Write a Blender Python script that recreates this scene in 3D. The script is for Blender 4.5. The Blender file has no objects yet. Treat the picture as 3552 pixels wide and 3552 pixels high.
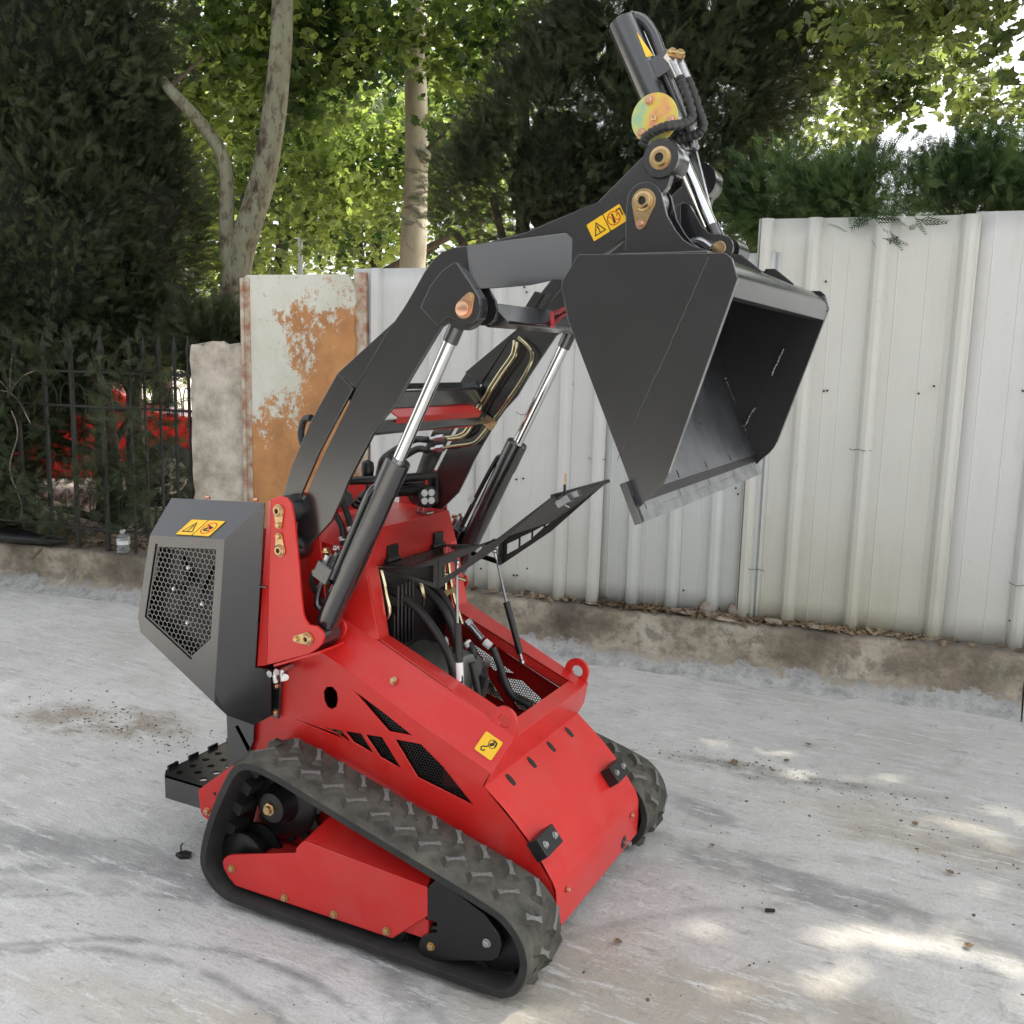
import bpy, bmesh, math, random
import numpy as np
from mathutils import Vector, Matrix
from mathutils.geometry import tessellate_polygon
random.seed(7); rng = np.random.default_rng(11)
S = bpy.context.scene; COL = S.collection
# ---------------------------------------------------------------- camera
cd = bpy.data.cameras.new('camera'); cam = bpy.data.objects.new('camera', cd); COL.objects.link(cam)
cd.sensor_fit = 'HORIZONTAL'; cd.sensor_width = 36; cd.lens = 36 * 3367 / 3552; cd.clip_start = .05; cd.clip_end = 400
_y, _p, _r = .47013, .158436, .024546
d = Vector((-math.sin(_y) * math.cos(_p), math.cos(_y) * math.cos(_p), -math.sin(_p)))
r_ = d.cross(Vector((0, 0, 1))).normalized(); u_ = r_.cross(d)
r2 = r_ * math.cos(_r) + u_ * math.sin(_r); u2 = -r_ * math.sin(_r) + u_ * math.cos(_r)
M = Matrix((r2, u2, -d)).transposed().to_4x4(); M.translation = (1.5262, -2.507, 1.6076)
cam.matrix_world = M; S.camera = cam
# ---------------------------------------------------------------- sky and sun
SUN_EL, SUN_AZ = 58.0, 38.0          # azimuth from +Y towards +X
w = bpy.data.worlds.new('World'); S.world = w; w.use_nodes = True
nt = w.node_tree; nt.nodes.clear()
sky = nt.nodes.new('ShaderNodeTexSky'); sky.sky_type = 'NISHITA'; sky.sun_disc = False
sky.sun_elevation = math.radians(SUN_EL); sky.sun_rotation = math.radians(SUN_AZ); sky.dust_density = 3.0; sky.air_density = 1.0
hs = nt.nodes.new('ShaderNodeHueSaturation'); hs.inputs['Saturation'].default_value = .16
bg = nt.nodes.new('ShaderNodeBackground'); bg.inputs['Strength'].default_value = .15
wo = nt.nodes.new('ShaderNodeOutputWorld')
nt.links.new(sky.outputs[0], hs.inputs['Color']); nt.links.new(hs.outputs[0], bg.inputs[0]); nt.links.new(bg.outputs[0], wo.inputs[0])
sd = bpy.data.lights.new('sun', 'SUN'); sd.energy = 2.5; sd.angle = math.radians(.8); sd.color = (1, .91, .74)
sun = bpy.data.objects.new('sun', sd); COL.objects.link(sun)
SDIR = Vector((math.sin(math.radians(SUN_AZ)) * math.cos(math.radians(SUN_EL)), math.cos(math.radians(SUN_AZ)) * math.cos(math.radians(SUN_EL)), math.sin(math.radians(SUN_EL))))
sun.rotation_euler = SDIR.to_track_quat('Z', 'Y').to_euler(); sun.location = (0, 0, 12)
S.view_settings.view_transform = 'Standard'; S.view_settings.look = 'None'; S.view_settings.gamma = 1
S.view_settings.exposure = 1.52
S.view_settings.use_curve_mapping = False
S.render.engine = 'CYCLES'; S.cycles.use_denoising = True; S.cycles.max_bounces = 8; S.cycles.transparent_max_bounces = 12
# ---------------------------------------------------------------- materials
def N(nt, t, **kw):
    n = nt.nodes.new(t)
    for k, v in kw.items():
        if k in n.inputs: n.inputs[k].default_value = v
        else: setattr(n, k, v)
    return n
def newmat(name):
    m = bpy.data.materials.new(name); m.use_nodes = True; nt = m.node_tree
    return m, nt, nt.nodes['Principled BSDF']
def noise(nt, scale, detail=5, rough=.55, vec=None, sx=(1, 1, 1)):
    tc = N(nt, 'ShaderNodeTexCoord'); mp = N(nt, 'ShaderNodeMapping'); mp.inputs['Scale'].default_value = sx
    nt.links.new(tc.outputs['Object'] if vec is None else vec, mp.inputs['Vector'])
    n = N(nt, 'ShaderNodeTexNoise', Scale=scale, Detail=detail, Roughness=rough); nt.links.new(mp.outputs[0], n.inputs['Vector'])
    return n.outputs['Fac']
def ramp(nt, fac, stops):
    r = N(nt, 'ShaderNodeValToRGB'); e = r.color_ramp.elements
    while len(e) < len(stops): e.new(.5)
    for k, (p, c) in enumerate(stops):
        e[k].position = p; e[k].color = (*c, 1) if len(c) == 3 else c
    nt.links.new(fac, r.inputs[0]); return r.outputs[0]
def mix(nt, fac, a, b, mode='MIX'):
    m = N(nt, 'ShaderNodeMix', data_type='RGBA', blend_type=mode)
    for s, v in ((m.inputs[0], fac), (m.inputs[6], a), (m.inputs[7], b)):
        if isinstance(v, (int, float)): s.default_value = v
        elif isinstance(v, tuple): s.default_value = (*v, 1)
        else: nt.links.new(v, s)
    return m.outputs[2]
def math_(nt, op, a, b=None, c=None):
    m = N(nt, 'ShaderNodeMath', operation=op)
    for s, v in zip(m.inputs, (a, b, c)):
        if v is None: continue
        if isinstance(v, (int, float)): s.default_value = v
        else: nt.links.new(v, s)
    return m.outputs[0]
def bump(nt, bs, h, strength, dist=.002):
    b = N(nt, 'ShaderNodeBump', Strength=strength, Distance=dist); nt.links.new(h, b.inputs['Height']); nt.links.new(b.outputs[0], bs.inputs['Normal'])
def pm(name, c1, c2=None, scale=6, rough=.45, rvar=.1, metal=0, bs=300, bst=.15, bd=.001, coat=0, lo=.35, hi=.65, spec=.5, sx=(1, 1, 1)):
    m, nt, b = newmat(name)
    f = noise(nt, scale, 6, .6, sx=sx)
    nt.links.new(ramp(nt, f, [(lo, c1), (hi, c2 or c1)]), b.inputs['Base Color'])
    f2 = noise(nt, scale * 2.3, 5, .6)
    nt.links.new(math_(nt, 'MULTIPLY_ADD', f2, rvar * 2, rough - rvar), b.inputs['Roughness'])
    b.inputs['Metallic'].default_value = metal; b.inputs['Specular IOR Level'].default_value = spec
    if coat: b.inputs['Coat Weight'].default_value = coat; b.inputs['Coat Roughness'].default_value = .15
    if bst: bump(nt, b, noise(nt, bs, 3, .5), bst, bd)
    return m
MAT = {}
MAT['red'] = pm('red_paint', (.62, .018, .014), (.56, .014, .012), 3, .36, .10, bs=220, bst=.10, coat=.25)
def dusty(m, col, amt, scale):
    nt = m.node_tree; b = nt.nodes['Principled BSDF']; src = b.inputs['Base Color'].links[0].from_socket
    f = noise(nt, scale, 9, .72); k = ramp(nt, f, [(.47, (0, 0, 0)), (.70, (amt, amt, amt))]); nt.links.new(mix(nt, k, src, col), b.inputs['Base Color'])
    r0 = b.inputs['Roughness'].links[0].from_socket; nt.links.new(math_(nt, 'ADD', r0, math_(nt, 'MULTIPLY', k, .35)), b.inputs['Roughness'])
dusty(MAT['red'], (.50, .11, .095), .30, 4.5)
MAT['dark'] = pm('charcoal_paint', (.0125, .013, .015), (.016, .0165, .019), 5, .24, .05, bs=300, bst=.06, bd=.0005, spec=1.0, coat=.6)
MAT['black'] = pm('black_plastic_and_shade', (.008, .008, .009), None, 8, .40, .08, bs=200, bst=.1)  # also used as painted shade in the bucket and engine bay
MAT['hose'] = pm('black_rubber_hose', (.014, .014, .015), (.022, .022, .022), 20, .5, .08, bs=300, bst=.25)
MAT['belt'] = pm('dusty_track_rubber', (.022, .021, .018), (.12, .115, .092), 11, .85, .05, bs=80, bst=.6, bd=.003, lo=.3, hi=.72)
MAT['beltside'] = pm('track_rubber_side', (.012, .012, .013), (.028, .027, .026), 12, .6, .08, bs=150, bst=.3, bd=.001)
MAT['lugtop'] = pm('worn_lug_top', (.10, .10, .095), (.20, .20, .19), 40, .75, .05, bs=120, bst=.4)
MAT['chrome'] = pm('chrome_rod', (.72, .72, .72), None, 3, .10, .02, 1, bst=0)
MAT['zinc'] = pm('zinc_steel', (.55, .55, .56), (.42, .42, .43), 40, .28, .06, 1, bst=.05)
MAT['gold'] = pm('yellow_zinc_steel', (.62, .46, .22), (.50, .33, .20), 40, .30, .08, 1, bst=.1)
MAT['goldpipe'] = pm('yellow_zinc_pipe', (.62, .55, .36), (.50, .44, .28), 25, .22, .05, 1, bst=.05)
MAT['copper'] = pm('pinkish_zinc_bolt', (.72, .38, .28), (.62, .42, .24), 50, .35, .08, 1, bst=.1)
MAT['steel'] = pm('bare_steel', (.30, .31, .33), (.20, .215, .24), 8, .30, .08, 1, bst=.1)
MAT['wornsteel'] = pm('worn_edge_steel', (.40, .40, .40), (.24, .26, .28), 14, .38, .1, .9, bst=.2)
MAT['weld'] = pm('weld_bead', (.28, .28, .29), (.10, .10, .10), 90, .3, .1, .8, bs=400, bst=.8, bd=.002)
MAT['tank'] = pm('grey_tank', (.12, .12, .115), (.20, .21, .19), 9, .4, .08, .5, bst=.1)
MAT['yellow'] = pm('yellow_sticker', (.85, .50, .015), None, 3, .35, .02, bst=0)
MAT['stkblack'] = pm('sticker_and_shade_black', (.01, .01, .01), None, 3, .4, .02, bst=0)
MAT['stkred'] = pm('sticker_red', (.65, .06, .02), None, 3, .4, .02, bst=0)
MAT['white'] = pm('white_label', (.75, .75, .74), None, 3, .5, .05, bst=0)
MAT['wirered'] = pm('red_wire', (.55, .02, .03), None, 3, .35, .05, bst=0)
MAT['leddisc'] = pm('lamp_reflector', (.85, .85, .86), None, 3, .12, .03, 1, bst=0)
def _disc_mat():
    m, nt, b = newmat('iridescent_zinc')
    f = noise(nt, 16, 3, .5)
    c = ramp(nt, f, [(.30, (.72, .30, .20)), (.42, (.74, .55, .12)), (.55, (.55, .60, .22)), (.68, (.30, .52, .40))])
    nt.links.new(c, b.inputs['Base Color']); b.inputs['Metallic'].default_value = .75; b.inputs['Roughness'].default_value = .42
    return m
MAT['irid'] = _disc_mat()
# ---------------------------------------------------------------- mesh helpers
def link(name, me, parent=None, smooth=35):
    o = bpy.data.objects.new(name, me); COL.objects.link(o)
    if parent is not None: o.parent = parent
    return o
class MB:
    def __init__(s): s.v = []; s.f = []; s.m = []; s.mat = 0
    def add(s, vs, fs):
        b = len(s.v); s.v += [tuple(p) for p in vs]; s.f += [tuple(i + b for i in f) for f in fs]; s.m += [s.mat] * len(fs); return s
    def poly(s, pts, t, holes=()):
        """flat polygon (3D points) given thickness vector t, with holes"""
        loops = [list(map(Vector, pts))] + [list(map(Vector, h)) for h in holes]
        t = Vector(t); flat = [p for l in loops for p in l]; n = len(flat)
        tris = [tuple(x) for x in tessellate_polygon(loops)]
        nrm = Vector((0, 0, 0))
        for a, b, c in tris:
            nrm = (flat[b] - flat[a]).cross(flat[c] - flat[a])
            if nrm.length > 1e-9: break
        if nrm.dot(t) > 0: tris = [(a, c, b) for a, b, c in tris]
        fs = list(tris) + [(a + n, c + n, b + n) for a, b, c in tris]
        k = 0
        for l in loops:
            m = len(l)
            for i in range(m):
                j = (i + 1) % m; fs.append((k + i, k + j, k + j + n, k + i + n))
            k += m
        b0 = len(s.v); s.add(flat + [p + t for p in flat], fs); return s
    def xz(s, pts, y0, y1, holes=()):
        return s.poly([(x, y0, z) for x, z in pts], (0, y1 - y0, 0), [[(x, y0, z) for x, z in h] for h in holes])
    def box(s, a, b):
        (x0, y0, z0), (x1, y1, z1) = a, b
        return s.add([(x0, y0, z0), (x1, y0, z0), (x1, y1, z0), (x0, y1, z0), (x0, y0, z1), (x1, y0, z1), (x1, y1, z1), (x0, y1, z1)],
                     [(0, 3, 2, 1), (4, 5, 6, 7), (0, 1, 5, 4), (1, 2, 6, 5), (2, 3, 7, 6), (3, 0, 4, 7)])
    def obox(s, c, ux, uy, uz):
        c, ux, uy, uz = map(Vector, (c, ux, uy, uz)); P = [c + a * ux + b * uy + e * uz for e in (-1, 1) for b in (-1, 1) for a in (-1, 1)]
        return s.add(P, [(0, 2, 3, 1), (4, 5, 7, 6), (0, 1, 5, 4), (1, 3, 7, 5), (3, 2, 6, 7), (2, 0, 4, 6)])
    def lathe(s, p0, p1, prof, n=24):
        """profile [(t along p0->p1 in metres, radius)]"""
        p0, p1 = Vector(p0), Vector(p1); ax = (p1 - p0).normalized(); a = ax.orthogonal().normalized(); b = ax.cross(a)
        vs = []; k = len(prof)
        for t, r in prof:
            for i in range(n):
                th = 2 * math.pi * i / n; vs.append(p0 + ax * t + (a * math.cos(th) + b * math.sin(th)) * max(r, 1e-4))
        fs = [(j * n + i, j * n + (i + 1) % n, (j + 1) * n + (i + 1) % n, (j + 1) * n + i) for j in range(k - 1) for i in range(n)]
        fs += [tuple(range(n))[::-1], tuple((k - 1) * n + i for i in range(n))]
        return s.add(vs, fs)
    def cyl(s, p0, p1, r, n=24, ch=.0):
        L = (Vector(p1) - Vector(p0)).length
        pr = [(0, r), (L, r)] if not ch else [(0, r - ch), (ch, r), (L - ch, r), (L, r - ch)]
        return s.lathe(p0, p1, pr, n)
    def tube(s, pts, r, n=12, sub=6, rings=None):
        P = [Vector(p) for p in pts]
        if sub > 1 and len(P) > 2:
            Q = []
            for i in range(len(P) - 1):
                a, b, c, e = P[max(i - 1, 0)], P[i], P[i + 1], P[min(i + 2, len(P) - 1)]
                for k in range(sub):
                    t = k / sub
                    Q.append(.5 * ((2 * b) + (c - a) * t + (2 * a - 5 * b + 4 * c - e) * t * t + (3 * b - a - 3 * c + e) * t ** 3))
            P = Q + [P[-1]]
        vs = []; nn = None
        for i, p in enumerate(P):
            ax = (P[min(i + 1, len(P) - 1)] - P[max(i - 1, 0)]).normalized()
            nn = ax.orthogonal().normalized() if nn is None else (nn - ax * nn.dot(ax)).normalized()
            bb = ax.cross(nn); rr = r if rings is None else r * rings(i)
            for k in range(n):
                th = 2 * math.pi * k / n; vs.append(p + (nn * math.cos(th) + bb * math.sin(th)) * rr)
        m = len(P)
        fs = [(j * n + i, j * n + (i + 1) % n, (j + 1) * n + (i + 1) % n, (j + 1) * n + i) for j in range(m - 1) for i in range(n)]
        fs += [tuple(range(n))[::-1], tuple((m - 1) * n + i for i in range(n))]
        return s.add(vs, fs)
    def hexgrid(s, org, ux, uy, inside, pitch, frac, w, h, th=.001):
        """sheet of hexagonal holes in the plane org + a*ux + b*uy; inside(a,b) keeps a cell open, cells outside are left out"""
        org, ux, uy = Vector(org), Vector(ux), Vector(uy); R = pitch / math.sqrt(3); row = 0; y = 0
        while y < h:
            x = (row % 2) * pitch / 2
            while x < w:
                if inside(x, y):
                    vs = []; 
                    for rr in (R, R * frac):
                        for k in range(6):
                            t = math.pi / 6 + k * math.pi / 3; vs.append(org + ux * (x + rr * math.cos(t)) + uy * (y + rr * math.sin(t)))
                    s.add(vs, [(k, (k + 1) % 6, 6 + (k + 1) % 6, 6 + k) for k in range(6)])
                x += pitch
            y += R * 1.5; row += 1
        return s
    def mesh(s, name, mats, smooth=35):
        me = bpy.data.meshes.new(name); me.from_pydata(s.v, [], s.f)
        for m in mats: me.materials.append(MAT[m] if isinstance(m, str) else m)
        if len(mats) > 1: me.polygons.foreach_set('material_index', s.m)
        if smooth: me.shade_smooth(); me.set_sharp_from_angle(angle=math.radians(smooth))
        me.update(); return me
    def build(s, name, mats, parent=None, smooth=35, bevel=0, label=None):
        if isinstance(mats, str): mats = [mats]
        me = s.mesh(name, mats, smooth); o = link(name, me, parent)
        if bevel:
            bm = bmesh.new(); bm.from_mesh(me); bmesh.ops.recalc_face_normals(bm, faces=bm.faces); bm.to_mesh(me); bm.free()
            b = o.modifiers.new('bevel', 'BEVEL'); b.width = bevel; b.segments = 2; b.limit_method = 'ANGLE'; b.angle_limit = math.radians(35); b.harden_normals = False
            if smooth: me.shade_smooth(); me.set_sharp_from_angle(angle=math.radians(smooth))
        if label: o['label'] = label
        return o
def empty(name, loc=(0, 0, 0), label=None, cat=None, group=None, rz=0):
    o = bpy.data.objects.new(name, None); COL.objects.link(o); o.location = loc; o.rotation_euler = (0, 0, rz); tag(o, label, cat, group); return o
def tag(o, label=None, cat=None, group=None, kind=None):
    for k, v in (('label', label), ('category', cat), ('group', group), ('kind', kind)):
        if v: o[k] = v
    return o
def inpoly(x, y, P):
    c = False; j = len(P) - 1
    for i in range(len(P)):
        if (P[i][1] > y) != (P[j][1] > y) and x < (P[j][0] - P[i][0]) * (y - P[i][1]) / (P[j][1] - P[i][1]) + P[i][0]: c = not c
        j = i
    return c
def wall(x, off, z): return (x, 2.30 + .135 * x + off, z)
WDIR = Vector((1, .135, 0)).normalized(); WN = Vector((-.135, 1, 0)).normalized()
G={
'TOWER':[(-0.319, 1.184), (-0.292, 1.201), (-0.266, 1.208), (-0.244, 1.204), (-0.229, 1.189), (-0.219, 1.144), (-0.205, 1.018), (-0.198, 0.933), (-0.191, 0.878), (-0.183, 0.862), (-0.17, 0.851), (-0.144, 0.851), (-0.126, 0.84), (-0.119, 0.822), (-0.126, 0.802), (-0.147, 0.781), (-0.171, 0.766), (-0.31, 0.713), (-0.37, 0.692)],
'TOWER_BEND':[(-0.293, 1.025), (-0.321, 0.709)],
'TOWER_PINS':[(-0.271, 1.166), (-0.27, 1.126), (-0.27, 1.094), (-0.268, 1.054), (-0.173, 0.811), (-0.211, 0.805)],
'BRACKET':[(0.271, 1.83), (0.283, 1.834), (0.332, 1.772), (0.35, 1.746), (0.355, 1.72), (0.349, 1.699), (0.332, 1.686), (0.309, 1.684), (0.283, 1.694), (0.269, 1.702), (0.257, 1.699), (0.232, 1.679), (0.218, 1.692), (0.181, 1.725), (0.209, 1.777), (0.243, 1.814)],
'BRK_PIN':[(0.309, 1.721), (0.325, 1.748)],
'BRK_RIM':[(0.276, 1.83), (0.289, 1.833), (0.34, 1.778), (0.329, 1.771)],
'ROD_TOP':[(0.285, -0.35, 1.727), (0.278, -0.35, 1.683), (0.266, -0.35, 1.645)],
'CYL_GLAND':[(0.098, -0.35, 1.323)],
'CYL_BASE':[(-0.23, -0.35, 0.784), (-0.147, -0.35, 0.848)],
'GLAND_R':[(0.068, -0.35, 1.337), (0.129, -0.35, 1.317)],
'CYL_SIDE':[(-0.183, -0.35, 0.853), (-0.114, -0.35, 0.85)],
'PIPE_CYL':[(0.008, -0.31, 1.283), (-0.004, -0.31, 1.277), (-0.014, -0.31, 1.256), (-0.044, -0.31, 1.207), (-0.084, -0.31, 1.135), (-0.13, -0.31, 1.055), (-0.152, -0.31, 1.018)],
'CYL_BLOCK':[(-0.216, -0.31, 0.985), (-0.16, -0.31, 0.999), (-0.177, -0.31, 0.951)],
'PIPE_LOW':[(-0.183, -0.33, 0.958), (-0.201, -0.33, 0.931), (-0.209, -0.33, 0.902), (-0.201, -0.33, 0.882), (-0.18, -0.33, 0.881)],
'FARPIPE':[(0.047, 0.31, 1.285), (0.03, 0.31, 1.28), (0.014, 0.31, 1.261), (-0.039, 0.31, 1.167), (-0.112, 0.31, 1.025)],
'DISC':[(0.672, -0.1, 2.201), (0.657, -0.1, 2.243), (0.716, -0.1, 2.192), (0.641, -0.1, 2.168)],
'LEVERPIN':[(0.862, -0.12, 1.881)],
'BLOCK':[(0.627, -0.02, 2.353), (0.658, -0.02, 2.372), (0.672, -0.02, 2.334), (0.639, -0.02, 2.324), (0.683, -0.02, 2.343)],
'TPIPE':[(0.579, 0.0, 2.463), (0.599, 0.0, 2.456), (0.621, 0.0, 2.431), (0.641, 0.0, 2.385)],
'TPIPE2':[(0.654, 0.0, 2.33), (0.723, 0.0, 2.208), (0.656, -0.02, 2.307), (0.718, -0.02, 2.197)],
'HOSE1':[(0.717, -0.06, 2.301), (0.728, -0.06, 2.283), (0.745, -0.06, 2.242), (0.755, -0.06, 2.203), (0.741, -0.06, 2.183), (0.717, -0.06, 2.174), (0.686, -0.06, 2.166), (0.663, -0.06, 2.153), (0.652, -0.06, 2.132)],
'HOSE2':[(0.729, -0.03, 2.304), (0.742, -0.03, 2.278), (0.762, -0.03, 2.227), (0.776, -0.03, 2.19), (0.763, -0.03, 2.171), (0.731, -0.03, 2.165), (0.7, -0.03, 2.158), (0.669, -0.03, 2.152)],
'FIT1':[(0.696, -0.06, 2.345), (0.719, -0.06, 2.303), (0.706, -0.03, 2.349), (0.729, -0.03, 2.304)],
'SLEEVE':[(0.716, 0.0, 2.161), (0.74, 0.0, 2.119)],
'PINCH':[(0.703, 0.0, 1.992)],
'BANANA':[(0.784, -0.1, 1.898), (0.808, -0.1, 1.899), (0.833, -0.1, 1.889)],
'PIPEA':[(0.083, 0.31, 1.66), (0.083, 0.31, 1.634), (0.073, 0.31, 1.608), (0.028, 0.31, 1.549), (-0.034, 0.31, 1.457), (-0.028, 0.31, 1.457), (-0.084, 0.31, 1.368), (-0.111, 0.31, 1.345), (-0.132, 0.31, 1.338), (-0.167, 0.31, 1.333)],
'PIPEB':[(0.099, 0.3, 1.67), (0.133, 0.3, 1.644), (0.148, 0.3, 1.623), (0.147, 0.3, 1.593), (0.128, 0.3, 1.552), (0.094, 0.3, 1.511), (0.086, 0.3, 1.479), (0.022, 0.3, 1.409), (0.009, 0.3, 1.39), (-0.037, 0.3, 1.336), (-0.064, 0.3, 1.318), (-0.112, 0.3, 1.309), (-0.16, 0.3, 1.3)],
'FITA':[(-0.161, 0.3, 1.334), (-0.237, 0.3, 1.322)],
'FITB':[(-0.154, 0.29, 1.301), (-0.227, 0.29, 1.288)],
'HOSEA':[(-0.231, 0.29, 1.323), (-0.283, 0.29, 1.317), (-0.213, 0.2, 1.328), (-0.285, 0.2, 1.302), (-0.331, 0.2, 1.266), (-0.354, 0.2, 1.225), (-0.364, 0.2, 1.174)],
'HOSEB':[(-0.221, 0.28, 1.289), (-0.269, 0.28, 1.285), (-0.232, 0.18, 1.298), (-0.297, 0.18, 1.258), (-0.32, 0.18, 1.218), (-0.323, 0.18, 1.179)],
'CROSS_RED':[(-0.065, 0.29, 1.453), (-0.027, 0.29, 1.42), (-0.054, 0.29, 1.385)],
'CROSS_BLK':[(-0.011, 0.3, 1.415), (-0.004, 0.3, 1.386), (-0.055, 0.3, 1.445)],
'CROSS_TUBE':[(-0.094, 0.3, 1.531), (-0.037, 0.3, 1.509), (-0.055, 0.3, 1.456)],
'ELBOW_BEAM':[(0.342, -0.31, 1.723), (0.333, -0.31, 1.685), (0.369, -0.31, 1.665), (0.29, 0.31, 1.736), (0.289, 0.31, 1.676)],
'VENTS':[[(-0.08, 0.644), (0.039, 0.548), (0.115, 0.552), (0.001, 0.609)], [(-0.185, 0.514), (-0.125, 0.516), (-0.111, 0.494)], [(-0.115, 0.517), (-0.059, 0.521), (-0.015, 0.47), (-0.086, 0.49)], [(-0.043, 0.521), (0.014, 0.526), (0.08, 0.445), (0.009, 0.465)], [(0.059, 0.528), (0.145, 0.532), (0.218, 0.482), (0.317, 0.392), (0.136, 0.432)]],
'VENT_OVAL':[(-0.193, 0.623), (-0.18, 0.64), (-0.16, 0.644), (-0.145, 0.632), (-0.141, 0.608), (-0.147, 0.586), (-0.163, 0.575), (-0.18, 0.578), (-0.191, 0.596)],
'EARFL':[(-0.48, 0.36), (-0.624, 0.246), (-0.623, 0.224), (-0.617, 0.176), (-0.608, 0.163), (-0.577, 0.151), (-0.514, 0.201), (-0.446, 0.296)],
'KNEE':[(-0.555, 0.492), (-0.447, 0.477), (-0.451, 0.42), (-0.485, 0.365), (-0.544, 0.322), (-0.555, 0.396)],
'HOODFL':[(-0.374, 0.678), (-0.339, 0.656), (-0.346, 0.547), (-0.354, 0.51), (-0.379, 0.517)],
'HOODBOLT':[(-0.358, 0.616), (-0.365, 0.532)],
'GRILL':[(-0.658, 1.044), (-0.419, 1.063), (-0.45, 0.782), (-0.531, 0.714), (-0.713, 0.816)],
'HOODSTK':[(-0.581, -0.44, 1.109), (-0.48, -0.44, 1.115), (-0.51, -0.44, 1.075), (-0.612, -0.44, 1.067)],
'SIDEPL':[(-0.413, 0.12), (-0.406, 0.134), (-0.388, 0.148), (-0.371, 0.154), (-0.139, 0.221), (-0.137, 0.236), (-0.125, 0.251), (-0.104, 0.265), (-0.085, 0.266), (0.289, 0.243), (0.294, 0.237), (0.295, 0.161), (0.19, 0.066), (0.174, 0.063), (-0.365, 0.058), (-0.39, 0.077), (-0.41, 0.102)],
'SIDETOP':[(-0.104, -0.515, 0.265), (0.289, -0.515, 0.243), (0.255, -0.4, 0.215), (-0.086, -0.4, 0.283)],
'BLKBR':[(0.289, 0.235), (0.324, 0.282), (0.387, 0.263), (0.463, 0.214), (0.504, 0.175), (0.513, 0.149), (0.506, 0.112), (0.486, 0.094), (0.305, 0.036), (0.278, 0.042), (0.266, 0.066), (0.275, 0.093), (0.301, 0.113), (0.322, 0.12), (0.322, 0.15), (0.29, 0.152)],
'BOLTS':[(-0.375, 0.111), (-0.179, 0.076), (-0.005, 0.077), (0.169, 0.081), (0.307, 0.079), (0.472, 0.141)],
'HUB':[(-0.283, 0.307), (-0.269, 0.267)],
'TANK':[(-0.038, -0.05, 0.702), (0.073, -0.05, 0.758), (0.027, -0.05, 0.67)],
'BHOSE1':[(-0.123, -0.12, 0.907), (-0.08, -0.12, 0.897), (-0.034, -0.12, 0.88), (0.014, -0.12, 0.852), (0.056, -0.12, 0.813), (0.088, -0.12, 0.774), (0.111, -0.12, 0.739), (0.127, -0.12, 0.696), (0.13, -0.12, 0.666)],
'BHOSE2':[(-0.056, -0.02, 0.903), (-0.007, -0.02, 0.877), (0.034, -0.02, 0.842), (0.058, -0.02, 0.803), (0.075, -0.02, 0.766), (0.086, -0.02, 0.708)],
'BHOSE3':[(0.156, 0.08, 0.709), (0.182, 0.08, 0.655), (0.204, 0.08, 0.601), (0.236, 0.08, 0.563), (0.289, 0.08, 0.544)],
'BHOSE4':[(0.096, 0.02, 0.734), (0.118, 0.02, 0.714), (0.119, 0.02, 0.676), (0.093, 0.02, 0.642)],
'BFIT3':[(0.061, 0.08, 0.782), (0.102, 0.08, 0.744), (0.127, 0.08, 0.724), (0.156, 0.08, 0.709)],
'BFIT5':[(0.179, 0.0, 0.694), (0.167, 0.0, 0.642), (0.142, 0.0, 0.599)],
'BPIPE1':[(-0.094, -0.17, 0.974), (-0.081, -0.17, 0.932), (-0.073, -0.17, 0.895), (-0.063, -0.17, 0.862), (-0.063, -0.17, 0.843), (-0.07, -0.17, 0.829)],
'BPIPE2':[(-0.031, 0.1, 0.885), (-0.023, 0.1, 0.817), (-0.002, 0.1, 0.783)],
'BPIPE3':[(-0.035, 0.14, 0.886), (-0.023, 0.14, 0.836), (-0.012, 0.14, 0.805)],
'STRUTF':[(0.108, 0.17, 1.0), (0.151, 0.17, 0.835), (0.21, 0.18, 0.642)],
'STRUTN':[(0.163, -0.16, 1.024), (0.173, -0.16, 0.85), (0.191, -0.16, 0.652)],
'LATCH':[(0.484, -0.15, 1.236), (0.532, -0.15, 1.254), (0.509, -0.15, 1.221), (0.485, -0.15, 1.3), (0.487, -0.15, 1.255)],
'JOY':[(-0.213, -0.08, 1.273), (-0.21, -0.08, 1.224), (-0.213, -0.08, 1.194), (-0.23, -0.08, 1.148)],
'LAMP':[(-0.079, 0.08, 1.17), (-0.153, 0.08, 1.172), (-0.109, 0.08, 1.12)],
'BARS':[(-0.256, -0.1, 1.226), (-0.159, -0.1, 1.237), (-0.15, 0.05, 1.2), (-0.074, 0.05, 1.195)],
'CONS':[(-0.321, -0.05, 1.159), (-0.261, -0.05, 1.205), (-0.275, -0.05, 1.144)],
'RDISC':[(-0.27, 0.3, 1.164)],
'BOLT_SIDE':[(0.041, -0.3, 0.687), (0.04, -0.3, 0.686)],
'STICKER_HOOK':[(0.343, -0.3, 0.571), (0.39, -0.3, 0.546), (0.359, -0.3, 0.507), (0.313, -0.3, 0.529)],
'STICKER_ARM':[(0.537, -0.2, 1.936), (0.625, -0.2, 1.983), (0.647, -0.2, 1.943), (0.56, -0.2, 1.895)],
'CYLSTK':[(0.002, -0.39, 1.175), (-0.024, -0.39, 1.123)],
'FITS_LOW':[(-0.331, -0.37, 0.677), (-0.297, -0.37, 0.692), (-0.315, -0.37, 0.661), (-0.272, -0.37, 0.678)],
'HOSEN':[(-0.213, -0.2, 1.179), (-0.182, -0.2, 1.117), (-0.174, -0.2, 1.096), (-0.182, -0.2, 1.078), (-0.22, -0.22, 1.116), (-0.198, -0.22, 1.097), (-0.194, -0.22, 1.061), (-0.194, -0.22, 1.026)],
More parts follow.
